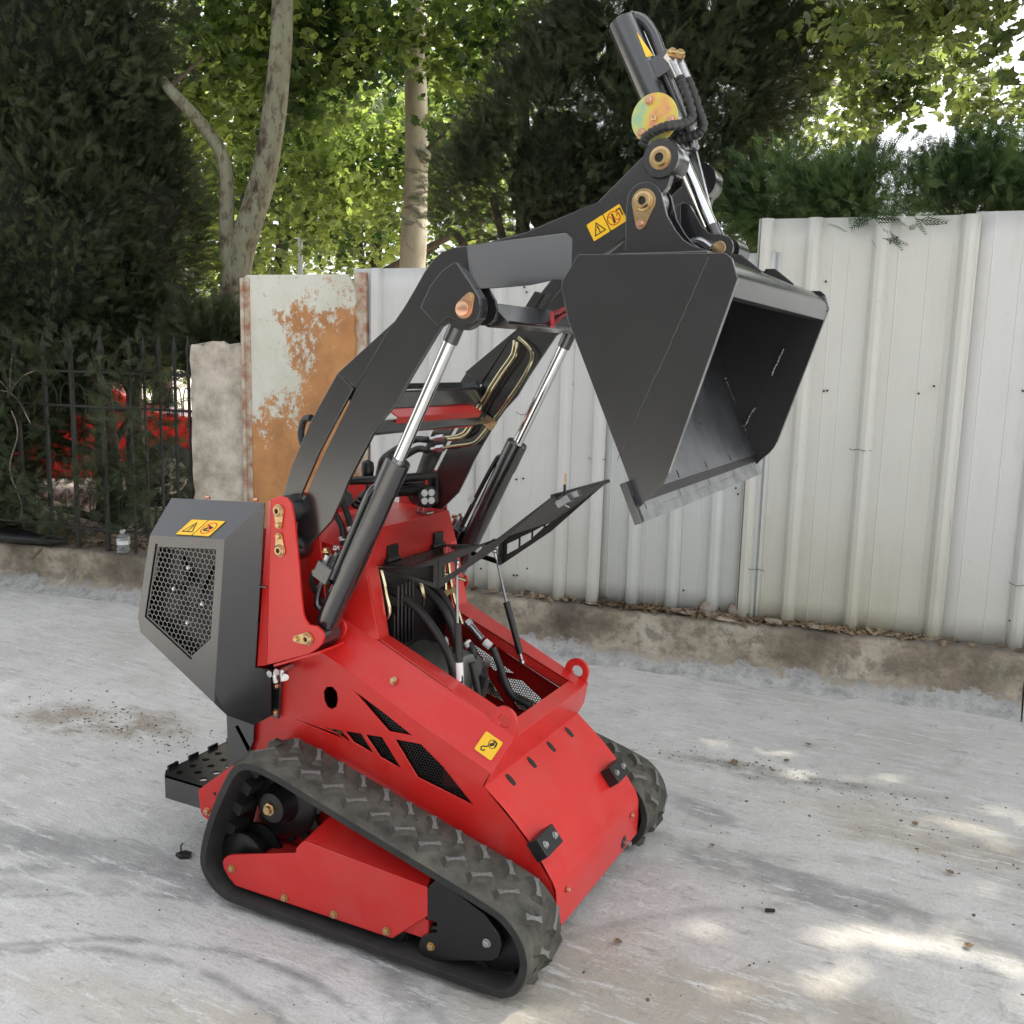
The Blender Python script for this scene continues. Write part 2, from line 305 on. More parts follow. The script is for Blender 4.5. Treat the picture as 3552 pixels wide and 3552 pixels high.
'NEARFIT':[(-0.235, -0.3, 0.994), (-0.224, -0.3, 0.982), (-0.237, -0.3, 0.963), (-0.244, -0.3, 0.937), (-0.198, -0.3, 1.009)],
'LHOSE':[(-0.222, -0.32, 1.422), (-0.251, -0.32, 1.413), (-0.266, -0.32, 1.386), (-0.261, -0.32, 1.352)],
'PLATFORM':[(-0.819, -0.334, 0.25), (-0.806, -0.067, 0.25), (-0.782, -0.373, 0.25), (-0.628, -0.385, 0.25), (-0.618, -0.379, 0.25)],
'BOOMTOP':[(0.197, 1.901), (0.252, 1.904), (0.368, 1.926), (0.444, 1.953), (0.503, 1.972)],
'MIDEAR':[(0.751, 1.999), (0.761, 1.994), (0.777, 1.97), (0.794, 1.943), (0.812, 1.924), (0.847, 1.918), (0.865, 1.908), (0.874, 1.891), (0.875, 1.872), (0.76, 1.875)],
'LEVPIN2':[(0.844, -0.055, 1.888)],
'GUSSET':[(0.906, 1.857), (0.931, 1.857), (0.978, 1.817), (0.917, 1.837)],
'GUSF':[(0.89, 1.859), (0.927, 1.858), (0.98, 1.811)],
'EDGEHOLES':[(0.838, -0.503, 1.289), (0.838, -0.241, 1.289), (0.838, 0.011, 1.289), (0.837, 0.246, 1.289), (0.837, 0.493, 1.291), (0.819, -0.237, 1.33), (0.819, 0.008, 1.331), (0.818, 0.246, 1.332), (0.819, 0.489, 1.331)],
'EDGELINE':[(0.835, -0.543, 1.296), (0.833, 0.55, 1.299), (0.846, -0.577, 1.27), (0.846, 0.535, 1.27), (0.678, 0.546, 1.639), (0.811, -0.038, 1.347), (0.809, 0.499, 1.352)],
'WELDS':[(0.72, 0.525, 1.561), (0.759, 0.525, 1.473), (0.801, 0.525, 1.381), (0.836, 0.525, 1.301), (0.896, 0.525, 1.653), (0.864, 0.525, 1.571), (0.82, 0.525, 1.471), (0.793, 0.525, 1.416)],
'COVWIN':[(0.025, 0.992), (0.153, 1.024), (0.121, 0.971), (0.083, 0.976)],
'COVWIN2':[(0.204, 1.014), (0.257, 1.062), (0.273, 1.077), (0.227, 1.066), (0.177, 1.025)],
'FSCREW':[(0.55, -0.281, 0.342), (0.56, -0.371, 0.357), (0.55, 0.231, 0.343), (0.56, 0.141, 0.354), (0.575, -0.253, 0.185), (0.575, 0.248, 0.183), (0.575, 0.188, 0.118)],
'FHOLES':[(0.39, 0.157, 0.457), (0.39, 0.023, 0.457), (0.39, -0.11, 0.457), (0.39, -0.244, 0.457)],
'CROSSL':[(0.047, -0.3, 1.464), (0.084, -0.3, 1.427), (0.071, -0.3, 1.406), (-0.026, -0.3, 1.385), (0.006, -0.3, 1.436), (0.083, -0.3, 1.541), (0.06, -0.3, 1.483)],
}
E = {
 'JL': [(-5.14, 2.6, 3.55, 1.06, 0.8, 1.28), (-4.69, 2.84, 2.54, 0.67, 0.7, 1.03), (-4.9, 2.26, 2.17, 0.96, 0.7, 1.0), (-4.57, 3.13, 3.66, 0.27, 0.5, 1.36), (-5.15, 1.9, 1.41, 0.79, 0.6, 1.09), (-4.18, 2.95, 1.95, 0.24, 0.3, 0.35), (-4.56, 2.68, 1.66, 0.66, 0.4, 0.44)],
 'JLow': [(-3.92, 2.64, 0.66, 0.11, 0.15, 0.2), (-4.85, 2.15, 1.04, 0.39, 0.35, 0.78), (-4.62, 2.29, 0.42, 0.55, 0.3, 0.3), (-4.12, 2.58, 0.55, 0.25, 0.25, 0.29), (-4.61, 2.47, 1.27, 0.26, 0.25, 0.3), (-4.37, 2.76, 1.14, 0.19, 0.2, 0.24), (-3.9, 2.67, 0.52, 0.08, 0.15, 0.16), (-4.48, 2.47, 0.77, 0.26, 0.2, 0.11)],
 'JM': [(-1.47, 4.04, 2.89, 0.67, 0.7, 0.79), (-0.85, 4.29, 3.67, 0.83, 0.8, 0.94), (-0.36, 4.65, 3.89, 0.53, 0.7, 0.73), (-0.57, 4.17, 2.65, 0.5, 0.5, 0.46), (-1.86, 3.73, 2.72, 0.37, 0.5, 0.39), (-2.03, 3.52, 2.45, 0.17, 0.3, 0.19), (-0.15, 4.7, 2.85, 0.28, 0.4, 0.32), (-1.55, 4.33, 3.94, 0.45, 0.5, 0.53)],
 'JR': [(0.17, 3.75, 2.57, 0.31, 0.4, 0.21), (0.72, 3.54, 2.55, 0.43, 0.4, 0.17), (1.23, 3.39, 2.51, 0.48, 0.4, 0.17), (1.57, 3.29, 2.59, 0.29, 0.4, 0.22)],
 'P1': [(-4.74, 4.23, 4.08, 0.75, 0.8, 1.16), (-4.43, 4.76, 4.41, 0.72, 0.8, 0.82), (-5.28, 4.55, 2.78, 0.59, 0.6, 0.8), (-5.08, 5.79, 3.56, 0.64, 0.7, 0.98)],
 'P2': [(-3.8, 5.0, 4.49, 0.8, 0.7, 0.4), (-2.84, 5.02, 4.29, 0.57, 0.6, 0.52), (-5.41, 6.67, 3.74, 0.82, 0.8, 0.94), (-4.28, 7.19, 3.82, 0.74, 0.7, 0.86), (-2.59, 5.5, 4.44, 0.44, 0.5, 0.44), (-2.98, 5.28, 3.64, 0.22, 0.4, 0.44)],
 'BG': [(-7.58, 8.12, 3.12, 1.22, 1.2, 0.69), (-7.15, 9.73, 3.36, 1.31, 1.2, 0.74), (-5.46, 9.62, 3.58, 1.15, 1.2, 0.92), (-7.94, 6.4, 2.74, 1.06, 1.2, 1.14), (-7.64, 9.37, 5.12, 2.13, 1.2, 1.64), (-8.96, 8.22, 4.97, 2.13, 1.2, 1.97), (-5.85, 10.55, 5.52, 1.64, 1.2, 1.8), (-0.37, 10.35, 5.17, 1.06, 1.2, 0.43), (0.17, 9.42, 4.09, 0.72, 0.6, 0.14), (-1.16, 10.21, 4.48, 0.71, 1, 1.06), (-8.17, 6.15, 1.64, 1.42, 1, 0.57)],
 'P3': [(1.09, 3.08, 3.4, 0.58, 0.5, 0.18), (1.41, 2.69, 3.05, 0.2, 0.4, 0.14), (0.49, 4.42, 3.78, 0.42, 0.5, 0.27)],
 'T1': [(-3.68, 3.03, 1.69), (-3.65, 3.06, 1.99), (-3.6, 3.1, 2.34), (-3.47, 3.22, 2.91), (-3.38, 3.29, 3.65), (-3.36, 3.32, 4.29), (-3.67, 3.03, 2.48), (-3.68, 3.03, 2.93), (-3.78, 2.94, 3.17), (-3.94, 2.77, 3.41), (-5.08, 3.61, 3.95)],
 'T2': [(-3.92, 5.88, 2.18), (-3.91, 5.89, 2.74), (-3.89, 5.9, 3.5), (-3.91, 5.89, 4.48), (-3.92, 5.88, 5.24)],
 'JP': [(-3.35, 2.52, 1.68, 0.19, 0.2, 0.13)],
}
# ================================================================ THE LOADER
L = empty('track_loader', (0, 0, 0), 'red and charcoal walk-behind track loader with raised arms and tipped bucket', 'loader')
def shared(name, mb, mats): return mb.mesh(name, mats)
_b = MB(); _b.lathe((0, 0, 0), (0, 0, 1), [(0, .0125), (.0025, .0125), (.0025, .0105)], 20); _b.lathe((0, 0, .0025), (0, 0, 1), [(0, .0095), (.007, .0095), (.0085, .008)], 6)
BOLT = {k: _b.mesh('bolt', [k]) for k in ('gold', 'copper', 'zinc')}
def bolt(p, n, mat='gold', s=1, parent=None, name='bolt'):
    o = link(name, BOLT[mat], parent or L); o.location = p; o.rotation_euler = Vector(n).to_track_quat('Z', 'Y').to_euler(); o.scale = (s, s, s); return o
ARC = lambda cx, cz, r, a0, a1, n=8: [(cx + r * math.cos(math.radians(a0 + (a1 - a0) * i / n)), cz + r * math.sin(math.radians(a0 + (a1 - a0) * i / n))) for i in range(n + 1)]
# ---------------------------------------------------------------- body
def P3(l, y): return [(x, y, z) for x, z in l]
SIDE = [(-.55, .80), (-.30, .787), (-.111, .708), (.129, .597), (.369, .495), (.35, .452), (.42, .40), (.485, .337), (.535, .275), (.572, .215), (.574, .09), (.54, .07), (-.48, .10), (-.52, .25), (-.53, .33), (-.45, .48), (-.53, .55)]
for s, nm in ((-1, 'near'), (1, 'far')):
    mb = MB(); mb.xz(SIDE, s * .318, s * .313, G['VENTS'] + [G['VENT_OVAL']])
    sp = mb.build('side_panel', 'red', L, bevel=.0015)
    mb = MB(); allv = G['VENTS']
    big = [(x, z) for x, z in []]
    mb.hexgrid((-.20, s * .308, .38), (1, 0, 0), (0, 0, 1), lambda a, b: any(inpoly(a - .20, b + .38, [((px - sum(q[0] for q in V) / len(V)) * 1.12 + sum(q[0] for q in V) / len(V), (pz - sum(q[1] for q in V) / len(V)) * 1.12 + sum(q[1] for q in V) / len(V)) for px, pz in V]) for V in allv), .0092, .70, .53, .30)
    o = mb.build('vent_mesh', 'black', sp, smooth=0); o['kind'] = 'stuff'
    # sloping shoulder between side panel and deck rim
    mb = MB()
    lo = [(-.45, .318, .857), (-.111, .318, .708), (.129, .318, .597), (.372, .318, .495)]; hi = [(-.45, .270, .945), (-.093, .270, .785), (.123, .270, .693), (.410, .255, .588)]; rm = [(-.45, .252, .975), (-.088, .252, .806), (.123, .252, .712), (.410, .250, .589)]
    for i in range(3):
        for A_, B_ in ((lo, hi), (hi, rm)):
            mb.add([(x, s * y, z) for x, y, z in (A_[i], A_[i + 1], B_[i + 1], B_[i])], [(0, 1, 2, 3)])
    mb.build('shoulder_panel', 'red', L, smooth=25)
    # flank plate behind the lift cylinder
    mb = MB(); mb.xz([(-.60, .70), (-.093, .786), (-.06, .80), (-.088, 1.003), (-.10, 1.02), (-.60, 1.08)] if 0 else [(-.52, .70), (-.45, .93), (-.093, .782), (-.04, .79), (-.088, 1.0), (-.16, 1.05), (-.52, 1.08)], s * .256, s * .250)
    mb.build('flank_panel', 'red', L, bevel=.001)
    # deck rim
    mb = MB()
    mb.poly([(-.052, s * .186, .785), (.385, s * .186, .604), (.41, s * .250, .590), (-.037, s * .255, .792)], (0, 0, -.004))
    mb.poly([(-.091, s * .186, .985), (-.052, s * .186, .785), (-.037, s * .255, .792), (-.084, s * .255, 1.0)], (-.004, 0, 0))
    mb.poly([(-.052, s * .186, .785), (.385, s * .186, .604), (.385, s * .186, .570), (-.052, s * .186, .745)], (0, s * .003, 0))
    mb.build('bay_rim', 'red', L)
# cross pieces of the body
mb = MB(); mb.poly([(.372, -.186, .6085), (.372, .186, .6085), (.412, .250, .590), (.412, -.250, .590)], (0, 0, -.004))
mb.poly([(.372, -.186, .604), (.372, .186, .604), (.365, .186, .54), (.365, -.186, .54)], (.003, 0, 0))
mb.build('front_rim', 'red', L, bevel=.001)
mb = MB()      # front plate: profile with its own half width, closed sheet with four painted slots
prof = [(.411, .589, .252), (.392, .543, .284), (.372, .495, .318), (.352, .456, .318), (.372, .439, .318), (.40, .416, .318), (.445, .377, .318), (.485, .337, .318), (.53, .280, .318), (.563, .235, .318), (.574, .205, .318), (.576, .15, .318), (.574, .09, .318), (.556, .062, .222)]
vs = []; nx = 2
for k, (x, z, hw) in enumerate(prof):
    a = prof[max(k - 1, 0)]; b = prof[min(k + 1, len(prof) - 1)]; n = Vector((-(b[1] - a[1]), 0, b[0] - a[0])).normalized() * .006
    if n.x < 0: n = -n
    for y in (-hw, hw): vs.append((x, y, z))
    for y in (-hw, hw): vs.append((x - n.x, y, z - n.z))
fs = []
for k in range(len(prof) - 1):
    a = 4 * k; b = 4 * k + 4
    fs += [(a, a + 1, b + 1, b), (a + 2, b + 2, b + 3, a + 3), (a, b, b + 2, a + 2), (a + 1, a + 3, b + 3, b + 1)]
fs += [(0, 2, 3, 1), (b, b + 1, b + 3, b + 2)]
mb.add(vs, fs); fp = mb.build('front_plate', 'red', L, smooth=28)
slope = Vector((.045, 0, -.043)).normalized(); nrm = Vector((.043, 0, .045)).normalized()
for y in (-.209, -.074, .061, .196):       # oval slots as black insets, shade of the openings put into the colour
    c = Vector((.378, y, .4340)) + nrm * .0012
    mb = MB(); mb.poly([c + Vector((0, 1, 0)) * (.0105 * math.cos(t)) + slope * (.024 * math.sin(t)) for t in [i * math.pi / 8 for i in range(16)]], nrm * -.002)
    mb.build('slot_shade', 'stkblack', fp, smooth=0)
for (yc, hw) in ((-.288, .050), (.232, .047)):
    t = Vector((.05, 0, -.062)).normalized(); n = Vector((.062, 0, .05)).normalized(); c = Vector((.5225, yc, .322))
    mb = MB(); mb.obox(c, t * .028, Vector((0, hw, 0)), n * .019); bb = mb.build('bumper_block', 'black', L, bevel=.002)
    for dy in (-.6, .6): bolt(c + Vector((0, hw * dy, 0)) + n * .018, n, 'zinc', .8, bb, 'screw')
for p in ((.578, -.253, .185), (.578, .248, .183)): bolt(p, (1, 0, 0), 'copper', .7)
mb = MB(); mb.cyl((.574, .19, .118), (.600, .19, .118), .008, 12); mb.mat = 1; mb.cyl((.572, .19, .118), (.5765, .19, .118), .020, 16); mb.build('tow_pin', ['zinc', 'stkblack'], L)
for s in (-1, 1):       # lifting eyes
    y = s * .251; out = [(.322, .545), (.330, .605)] + ARC(.372, .624, .041, 165, -25, 12) + [(.404, .572)]
    hole = ARC(.374, .624, .019, 0, 330, 12)
    mb = MB(); mb.xz(out, y - .006, y + .006, [hole]); mb.build('lifting_eye', 'red', L, bevel=.0015)
bolt((.04, -.297, .692), (0, -.8, .5), 'gold', .9)
mb = MB(); mb.cyl((-.20, -.258, .86), (-.20, -.2565, .86), .006, 12); mb.build('flank_hole_shade', 'stkblack', L)  # black disc on the plate, the hole's shade put into colour
# engine bay interior
mb = MB(); mb.box((-.11, -.24, .10), (.50, .24, .12)); mb.box((-.125, -.245, .12), (-.115, .245, .98)); mb.build('bay_floor', 'black', L)  # floor and rear wall black: shade of the unlit bay put into colour
# tower
mb = MB()
mb.poly([(-.088, -.19, .985), (-.088, .19, .985), (-.075, .19, 1.108), (-.075, -.19, 1.108)], (-.004, 0, 0))
mb.poly([(-.091, -.186, .985), (-.091, .186, .985), (-.093, .186, 1.0), (-.093, -.186, 1.0)], (.006, 0, 0))
mb.poly([(-.084, -.255, 1.0), (-.088, -.186, .985), (-.075, -.19, 1.108)], (-.004, 0, 0)); mb.poly([(-.084, .255, 1.0), (-.088, .186, .985), (-.075, .19, 1.108)], (-.004, 0, 0))
mb.poly([(-.075, -.19, 1.108), (-.075, .19, 1.108), (-.30, .19, 1.118), (-.30, -.19, 1.118)], (0, 0, -.004))
for s in (-1, 1): mb.poly([(-.075, s * .19, 1.108), (-.084, s * .25, 1.0), (-.45, s * .25, .98), (-.30, s * .19, 1.118)], (0, -s * .003, 0))
mb.poly([(-.30, -.19, 1.118), (-.30, .19, 1.118), (-.34, .19, 1.20), (-.34, -.19, 1.20)], (-.004, 0, 0))
mb.build('tower_cover', 'red', L, bevel=.0015)
mb = MB(); mb.box((-.42, -.19, .80), (-.342, .19, 1.11)); mb.build('rear_console', 'red', L, bevel=.003)
# ---------------------------------------------------------------- arm towers (near and far, outer and inner plates)
for s in (-1, 1):
    Tn, Bd = G['TOWER'], G['TOWER_BEND']
    mb = MB(); front = Tn[1:18]; mb.xz([(-.300, 1.197)] + Tn[2:18] + [(-.325, .708)], s * .410, s * .400)
    tw = mb.build('arm_tower', 'red', L, bevel=.002)
    mb = MB(); mb.poly([(-.300, s * .410, 1.197), (-.325, s * .410, .708), (-.372, s * .398, .692), (-.322, s * .398, 1.184)], (0, -s * .008, 0)); mb.build('tower_flange', 'red', tw)
    mb = MB(); mb.xz([(-.34, 1.16)] + Tn[1:17] + [(-.28, .70), (-.36, .70)], s * .305, s * .297); mb.build('tower_inner_plate', 'red', tw, bevel=.002)
    mb = MB(); mb.poly([(-.30, s * .41, .714), (-.13, s * .41, .782), (-.13, s * .30, .782), (-.30, s * .30, .714)], (0, 0, -.008)); mb.build('tower_shelf', 'red', tw, bevel=.001)
    for i, j in ((0, 1), (3, 2), (4, 5)):
        (px, pz), (bx, bz) = G['TOWER_PINS'][i], G['TOWER_PINS'][j]
        dx, dz = bx - px, bz - pz; Ld = math.hypot(dx, dz); a = math.degrees(math.atan2(dz, dx))
        mb = MB(); mb.xz(ARC(px, pz, .019, a + 60, a + 300, 12) + ARC(bx, bz, .011, a - 80, a + 80, 6), s * .4105, s * .4145)
        mb.lathe((px, s * .414, pz), (px, s * .5, pz), [(0, .017), (.004, .0165), (.005, .013), (.009, .012), (.009, .007), (.003, .006)], 24)
        pl = mb.build('pin_keeper', 'gold', tw, bevel=.0006)
        mb = MB(); mb.cyl((px, s * .4165, pz), (px, s * .4175, pz), .0068, 14); mb.build('recess_shade', 'stkblack', tw)  # black disc painting the shade inside the pin recess
        bolt((bx, s * .4145, bz), (0, s, 0), 'gold', .8, pl, 'keeper_bolt')
    for px, pz in (G['TOWER_PINS'][0], G['TOWER_PINS'][3]):
        mb = MB(); mb.lathe((px, s * .31, pz), (px, s * .4, pz), [(0, .030), (.010, .040), (.075, .040), (.088, .034)], 28); mb.build('pivot_boss', 'dark', tw)
# ---------------------------------------------------------------- lift arms
ARM = [(-.046, 1.515), (.057, 1.671), (.104, 1.727), (.136, 1.772), (.166, 1.817), (.19, 1.845), (.215, 1.862), (.251, 1.874), (.290, 1.877), (.307, 1.779), (.26, 1.70), (.219, 1.678), (.166, 1.603), (.124, 1.543), (.086, 1.482), (.040, 1.434), (.008, 1.393), (-.015, 1.355), (-.051, 1.297), (-.075, 1.256), (-.094, 1.215), (-.131, 1.144), (-.218, 1.059), (-.253, 1.028), (-.262, 1.035), (-.252, 1.152), (-.228, 1.196), (-.152, 1.336)]
STRIP = [(-.108, 1.553), (-.056, 1.513), (-.107, 1.435), (-.172, 1.333), (-.242, 1.2), (-.258, 1.15), (-.275, 1.135), (-.30, 1.15), (-.305, 1.198), (-.268, 1.291), (-.203, 1.415)]
for s in (-1, 1):
    mb = MB(); mb.xz(ARM, s * .355, s * .343); am = mb.build('lift_arm', 'dark', L, bevel=.002)
    mb = MB(); mb.xz(STRIP, s * .356, s * .345); mb.build('rear_link', 'dark', am, bevel=.002)
    mb = MB(); mb.poly([(-.108, s * .356, 1.553), (.092, s * .356, 1.704), (.060, s * .356, 1.672), (-.047, s * .356, 1.514)], (0, -s * .02, 0))
    for i in range(4): pass
    v = mb.v; mb.v = [(x, (y + s * -.018) if (x, z) in ((-.108, 1.553), (.092, 1.704)) else y, z) for x, y, z in v]
    mb.build('arm_cover', 'dark', am, bevel=.0015)
    # inner flange of the knuckle seen from inside
    mb = MB(); mb.poly([(.092, s * .338, 1.704), (.215, s * .338, 1.862), (.290, s * .338, 1.877), (.290, s * .30, 1.877), (.215, s * .30, 1.862), (.092, s * .30, 1.704)][:0] or [(.105, s * .329, 1.722), (.166, s * .329, 1.812), (.166, s * .29, 1.812), (.105, s * .29, 1.722)], (.006, 0, -.005)); mb.build('knuckle_flange', 'dark', am)
    mb = MB(); q = lambda x, z: (x, s * (.352 - (x - .295) * .80), z)
    mb.poly([q(.290, 1.877), q(.38, 1.897), q(.488, 1.920), q(.525, 1.880), q(.520, 1.80), q(.468, 1.803), q(.42, 1.788), q(.378, 1.781), q(.318, 1.773), q(.300, 1.776)], (-.010, -s * .012, 0)); mb.build('angled_web', 'dark', am, bevel=.0015)
    bt = G['BOOMTOP']
    out = [(.30, 1.84), (.20, 1.86), (.215, 1.897)] + bt[1:] + [(.564, 1.992), (.598, 2.022), (.65, 2.068), (.695, 2.108)] + ARC(.727, 2.084, .043, 125, -50, 10) + [(.745, 2.018), (.658, 1.915), (.60, 1.872), (.52, 1.83), (.46, 1.82)]
    mb = MB(); mb.xz(out, s * .188, s * .166); mb.build('boom_plate', 'dark', am, bevel=.002)
    mb = MB(); mb.lathe((.727, s * .12, 2.084), (.727, s * .3, 2.084), [(0, .047), (.072, .047), (.078, .044), (.078, .034)], 32)
    mb.build('boom_boss', 'dark', am)
    mb = MB(); mb.lathe((.727, s * .196, 2.084), (.727, s * .3, 2.084), [(0, .027), (.006, .027), (.007, .020), (.014, .018), (.014, .011), (.006, .010)], 28); mb.build('boom_pin', 'gold', am); mb = MB(); mb.cyl((.727, s * .202, 2.084), (.727, s * .2035, 2.084), .0105, 16); mb.build('recess_shade', 'stkblack', am)  # last disc is black for the shade in the boom pin's recess
    # cylinder bracket at the knuckle
    mb = MB(); mb.xz(G['BRACKET'], s * .397, s * .389)
    mb.xz([(x, z) for x, z in G['BRACKET']], s * .312, s * .304)
    for a, b in zip(G['BRACKET'][1:5], G['BRACKET'][2:6]): mb.poly([(a[0], s * .389, a[1]), (b[0], s * .389, b[1]), (b[0], s * .357, b[1]), (a[0], s * .357, a[1])], (-.006, 0, -.004))
    br = mb.build('cylinder_bracket', 'dark', am, bevel=.0015)
    mb = MB(); mb.lathe((.298, s * .358, 1.722), (.298, s * .39, 1.722), [(0, .052), (.028, .052)], 32); mb.build('knuckle_boss', 'dark', am)
    (px, pz), (bx, bz) = G['BRK_PIN']; a = math.degrees(math.atan2(bz - pz, bx - px))
    mb = MB(); mb.xz(ARC(px, pz, .024, a + 60, a + 300, 12) + ARC(bx, bz, .013, a - 80, a + 80, 6), s * .3975, s * .4005); mb.lathe((px, s * .40, pz), (px, s * .5, pz), [(0, .018), (.010, .018), (.011, .0165)], 28); mb.cyl((bx, s * .40, bz), (bx, s * .405, bz), .009, 16)
    mb.build('bracket_pin', 'copper', am, bevel=.0006)
# members that tie the two arms together
mb = MB(); mb.xz([(.285, 1.735), (.335, 1.742), (.385, 1.695), (.385, 1.688), (.325, 1.680), (.30, 1.690)], -.305, .305); mb.build('knuckle_cross_beam', 'dark', L, bevel=.003)
mb = MB(); mb.xz([(-.075, 1.525), (-.035, 1.505), (-.03, 1.452), (-.085, 1.452), (-.10, 1.50)], -.330, .330); mb.build('cross_tube', 'dark', L, bevel=.006)
mb = MB(); mb.xz([(-.10, 1.42), (-.02, 1.425), (-.008, 1.392), (-.012, 1.386), (-.10, 1.40)], -.330, .330); mb.build('cross_plate', 'dark', L, bevel=.002)
mb = MB(); mb.poly([(-.045, -.24, 1.468), (-.045, .245, 1.462), (-.010, .285, 1.428), (-.010, -.205, 1.432)], (-.003, 0, -.003)); mb.poly([(-.010, -.205, 1.432), (-.010, .285, 1.428), (-.024, .245, 1.380), (-.024, -.225, 1.386)], (-.004, 0, 0)); mb.build('arm_lock_bar', 'red', L, bevel=.001)
# ---------------------------------------------------------------- lift cylinders
for s in (-1, 1):
    B, T = Vector((-.168, s * .352, .812)), Vector((.285, s * .352, 1.727)); ax = (T - B).normalized()
    at = lambda t: B + ax * t
    mb = MB(); mb.lathe(at(.035), at(.6), [(0, .028), (.006, .0335), (.45, .0335), (.52, .0335), (.540, .0335), (.540, .029)], 40); mb.lathe(at(.480), at(.7), [(0, .0355), (.094, .0355), (.097, .033), (.097, .018)], 40)
    mb.lathe(B - Vector((0, .038, 0)), B + Vector((0, .038, 0)), [(0, .036), (.076, .036)], 28)
    cy = mb.build('lift_cylinder', 'dark', L)
    mb = MB(); mb.cyl(at(.55), at(.945), .0172, 28); mb.build('piston_rod', 'chrome', cy)
    mb = MB(); mb.cyl(at(.925), at(.99), .0205, 28); mb.lathe(T - Vector((0, .030, 0)), T + Vector((0, .030, 0)), [(0, .032), (.06, .032)], 28); mb.build('rod_eye', 'dark', cy)
    o = .040
    side = -1 if s < 0 else -1
    pn = Vector((-.55, -.62 * 1, .28)).normalized() if s < 0 else Vector((-.92, -.1, .3)).normalized()
    pn = (pn - ax * pn.dot(ax)).normalized()
    mb = MB(); mb.tube([(x, .335, z) for x, y, z in G['FARPIPE']] + [(-.135, .34, .975), (-.13, .345, .93)] if s > 0 else [at(.49) + pn * .028, at(.475) + pn * .036, at(.44) + pn * .040, at(.33) + pn * .040, at(.18) + pn * .039], .0075, 10); mb.build('feed_pipe', 'dark', cy)
    pn2 = Vector((-1, 0, .35)).normalized(); pn2 = (pn2 - ax * pn2.dot(ax)).normalized()
    mb = MB(); mb.obox(at(.185) + pn2 * .055 + Vector((0, -.01, 0)), ax * .026, pn2 * .026, Vector((0, .034, 0))); mb.build('valve_block', 'dark', cy, bevel=.002)
    mb = MB(); mb.tube([at(.17) + pn2 * .062, at(.12) + pn2 * .068, at(.07) + pn2 * .055, at(.06) + pn2 * .03], .010, 10); mb.build('lower_pipe', 'dark', cy)
    for k, dy in enumerate((-.022, .022)):
        c = at(.215) + pn2 * .070 + Vector((0, dy, 0))
        bolt(c + ax * .02 + pn2 * .01, (ax + pn2 * .5), 'gold' if k == 0 else 'zinc', 1.0, cy, 'banjo_bolt')
        mb = MB(); mb.cyl(c - ax * .008, c + ax * .018, .011, 16); mb.cyl(c, c - ax * .055 + pn2 * .02, .009, 14); mb.build('hose_fitting', 'zinc', cy)
        mb = MB(); e = c - ax * .055 + pn2 * .02; mb.tube([e, e + Vector((-.03, .03, -.05)), e + Vector((-.02, .09 * -s, -.14))], .009, 10); mb.build('hose', 'hose', cy)
# ---------------------------------------------------------------- bucket
B0, Tp = Vector((.652, 0, 1.687)), Vector((.831, 0, 1.294)); fd = (Tp - B0).normalized(); fn = Vector((-fd.z, 0, fd.x)) * -1
if fn.x < 0: fn = -fn
PL = [(.652, 1.687), (.633, 1.757), (.632, 1.742), (.637, 1.765), (.670, 1.828), (.985, 1.823)]
BK = [(.652, 1.687), (.633, 1.760), (.634, 1.772), (.670, 1.828), (.990, 1.823), (1.004, 1.812), (1.018, 1.772), (.895, 1.372), (.884, 1.349), (.870, 1.330), (.850, 1.312), (.834, 1.294)]
mb = MB(); sh = []
inner = [(.828, 1.300), (.652, 1.687), (.636, 1.765), (.670, 1.825), (.966, 1.821)]
out = [(a[0] + .006, a[1] + (.004 if i < 3 else -.006)) for i, a in enumerate(inner)]
for a, b, c, e in zip(inner, inner[1:], out, out[1:]): mb.add([(a[0], -.530, a[1]), (a[0], .530, a[1]), (b[0], .530, b[1]), (b[0], -.530, b[1]), (c[0], -.530, c[1]), (c[0], .530, c[1]), (e[0], .530, e[1]), (e[0], -.530, e[1])], [(0, 1, 2, 3), (7, 6, 5, 4), (0, 4, 5, 1), (3, 2, 6, 7), (0, 3, 7, 4), (1, 5, 6, 2)])
bk = mb.build('bucket', 'black', L)  # black instead of charcoal paint: shade inside the bucket put into the colour
for s in (-1, 1):
    mb = MB(); mb.xz(BK, s * .540, s * .531); mb.build('side_plate', 'dark' if s < 0 else 'black', bk, bevel=.0012)  # far plate is the same paint, blackened for the bucket's inner shade
    mb = MB(); mb.xz([(1.0175, 1.7735), (1.0195, 1.7725), (.8970, 1.3725), (.8950, 1.3735)], s * .540, s * .531); mb.build('plate_edge', 'wornsteel', bk, smooth=0)
    mb = MB(); mb.xz([(.892, 1.824), (.906, 1.857), (.931, 1.857), (.982, 1.818), (.982, 1.812), (.90, 1.815)], s * .188, s * .176); mb.build('gusset', 'dark', bk, bevel=.001)
mb = MB(); lip = [(.955, 1.826), (.970, 1.820), (1.000, 1.803), (1.012, 1.785), (1.016, 1.768), (1.008, 1.738), (.990, 1.734), (.985, 1.738), (1.000, 1.745), (1.008, 1.768), (1.004, 1.781), (.994, 1.796), (.965, 1.813), (.955, 1.818)]
mb.xz(lip, -.530, .530); mb.build('top_lip', 'dark', bk)
e0 = B0 + fd * (.389); w2 = .560
org = Tp + fn * .004
def fl(t, y): p = org + fd * t; return (p.x, y, p.z)
rowA = [(-.503 + .2515 * i) for i in range(5)]; rowB = [-.487 + .2440 * i for i in range(5)]
slots = [[fl(-.002 + .013 * math.sin(a), y + .0045 * math.cos(a)) for a in [k * math.pi / 5 for k in range(10)]] for y in rowA]
mb = MB(); mb.poly([fl(-.028, -w2), fl(.034, -w2), fl(.034, w2), fl(-.028, w2)], fn * -.014, slots); mb.build('cutting_edge', 'wornsteel', bk, bevel=.001)
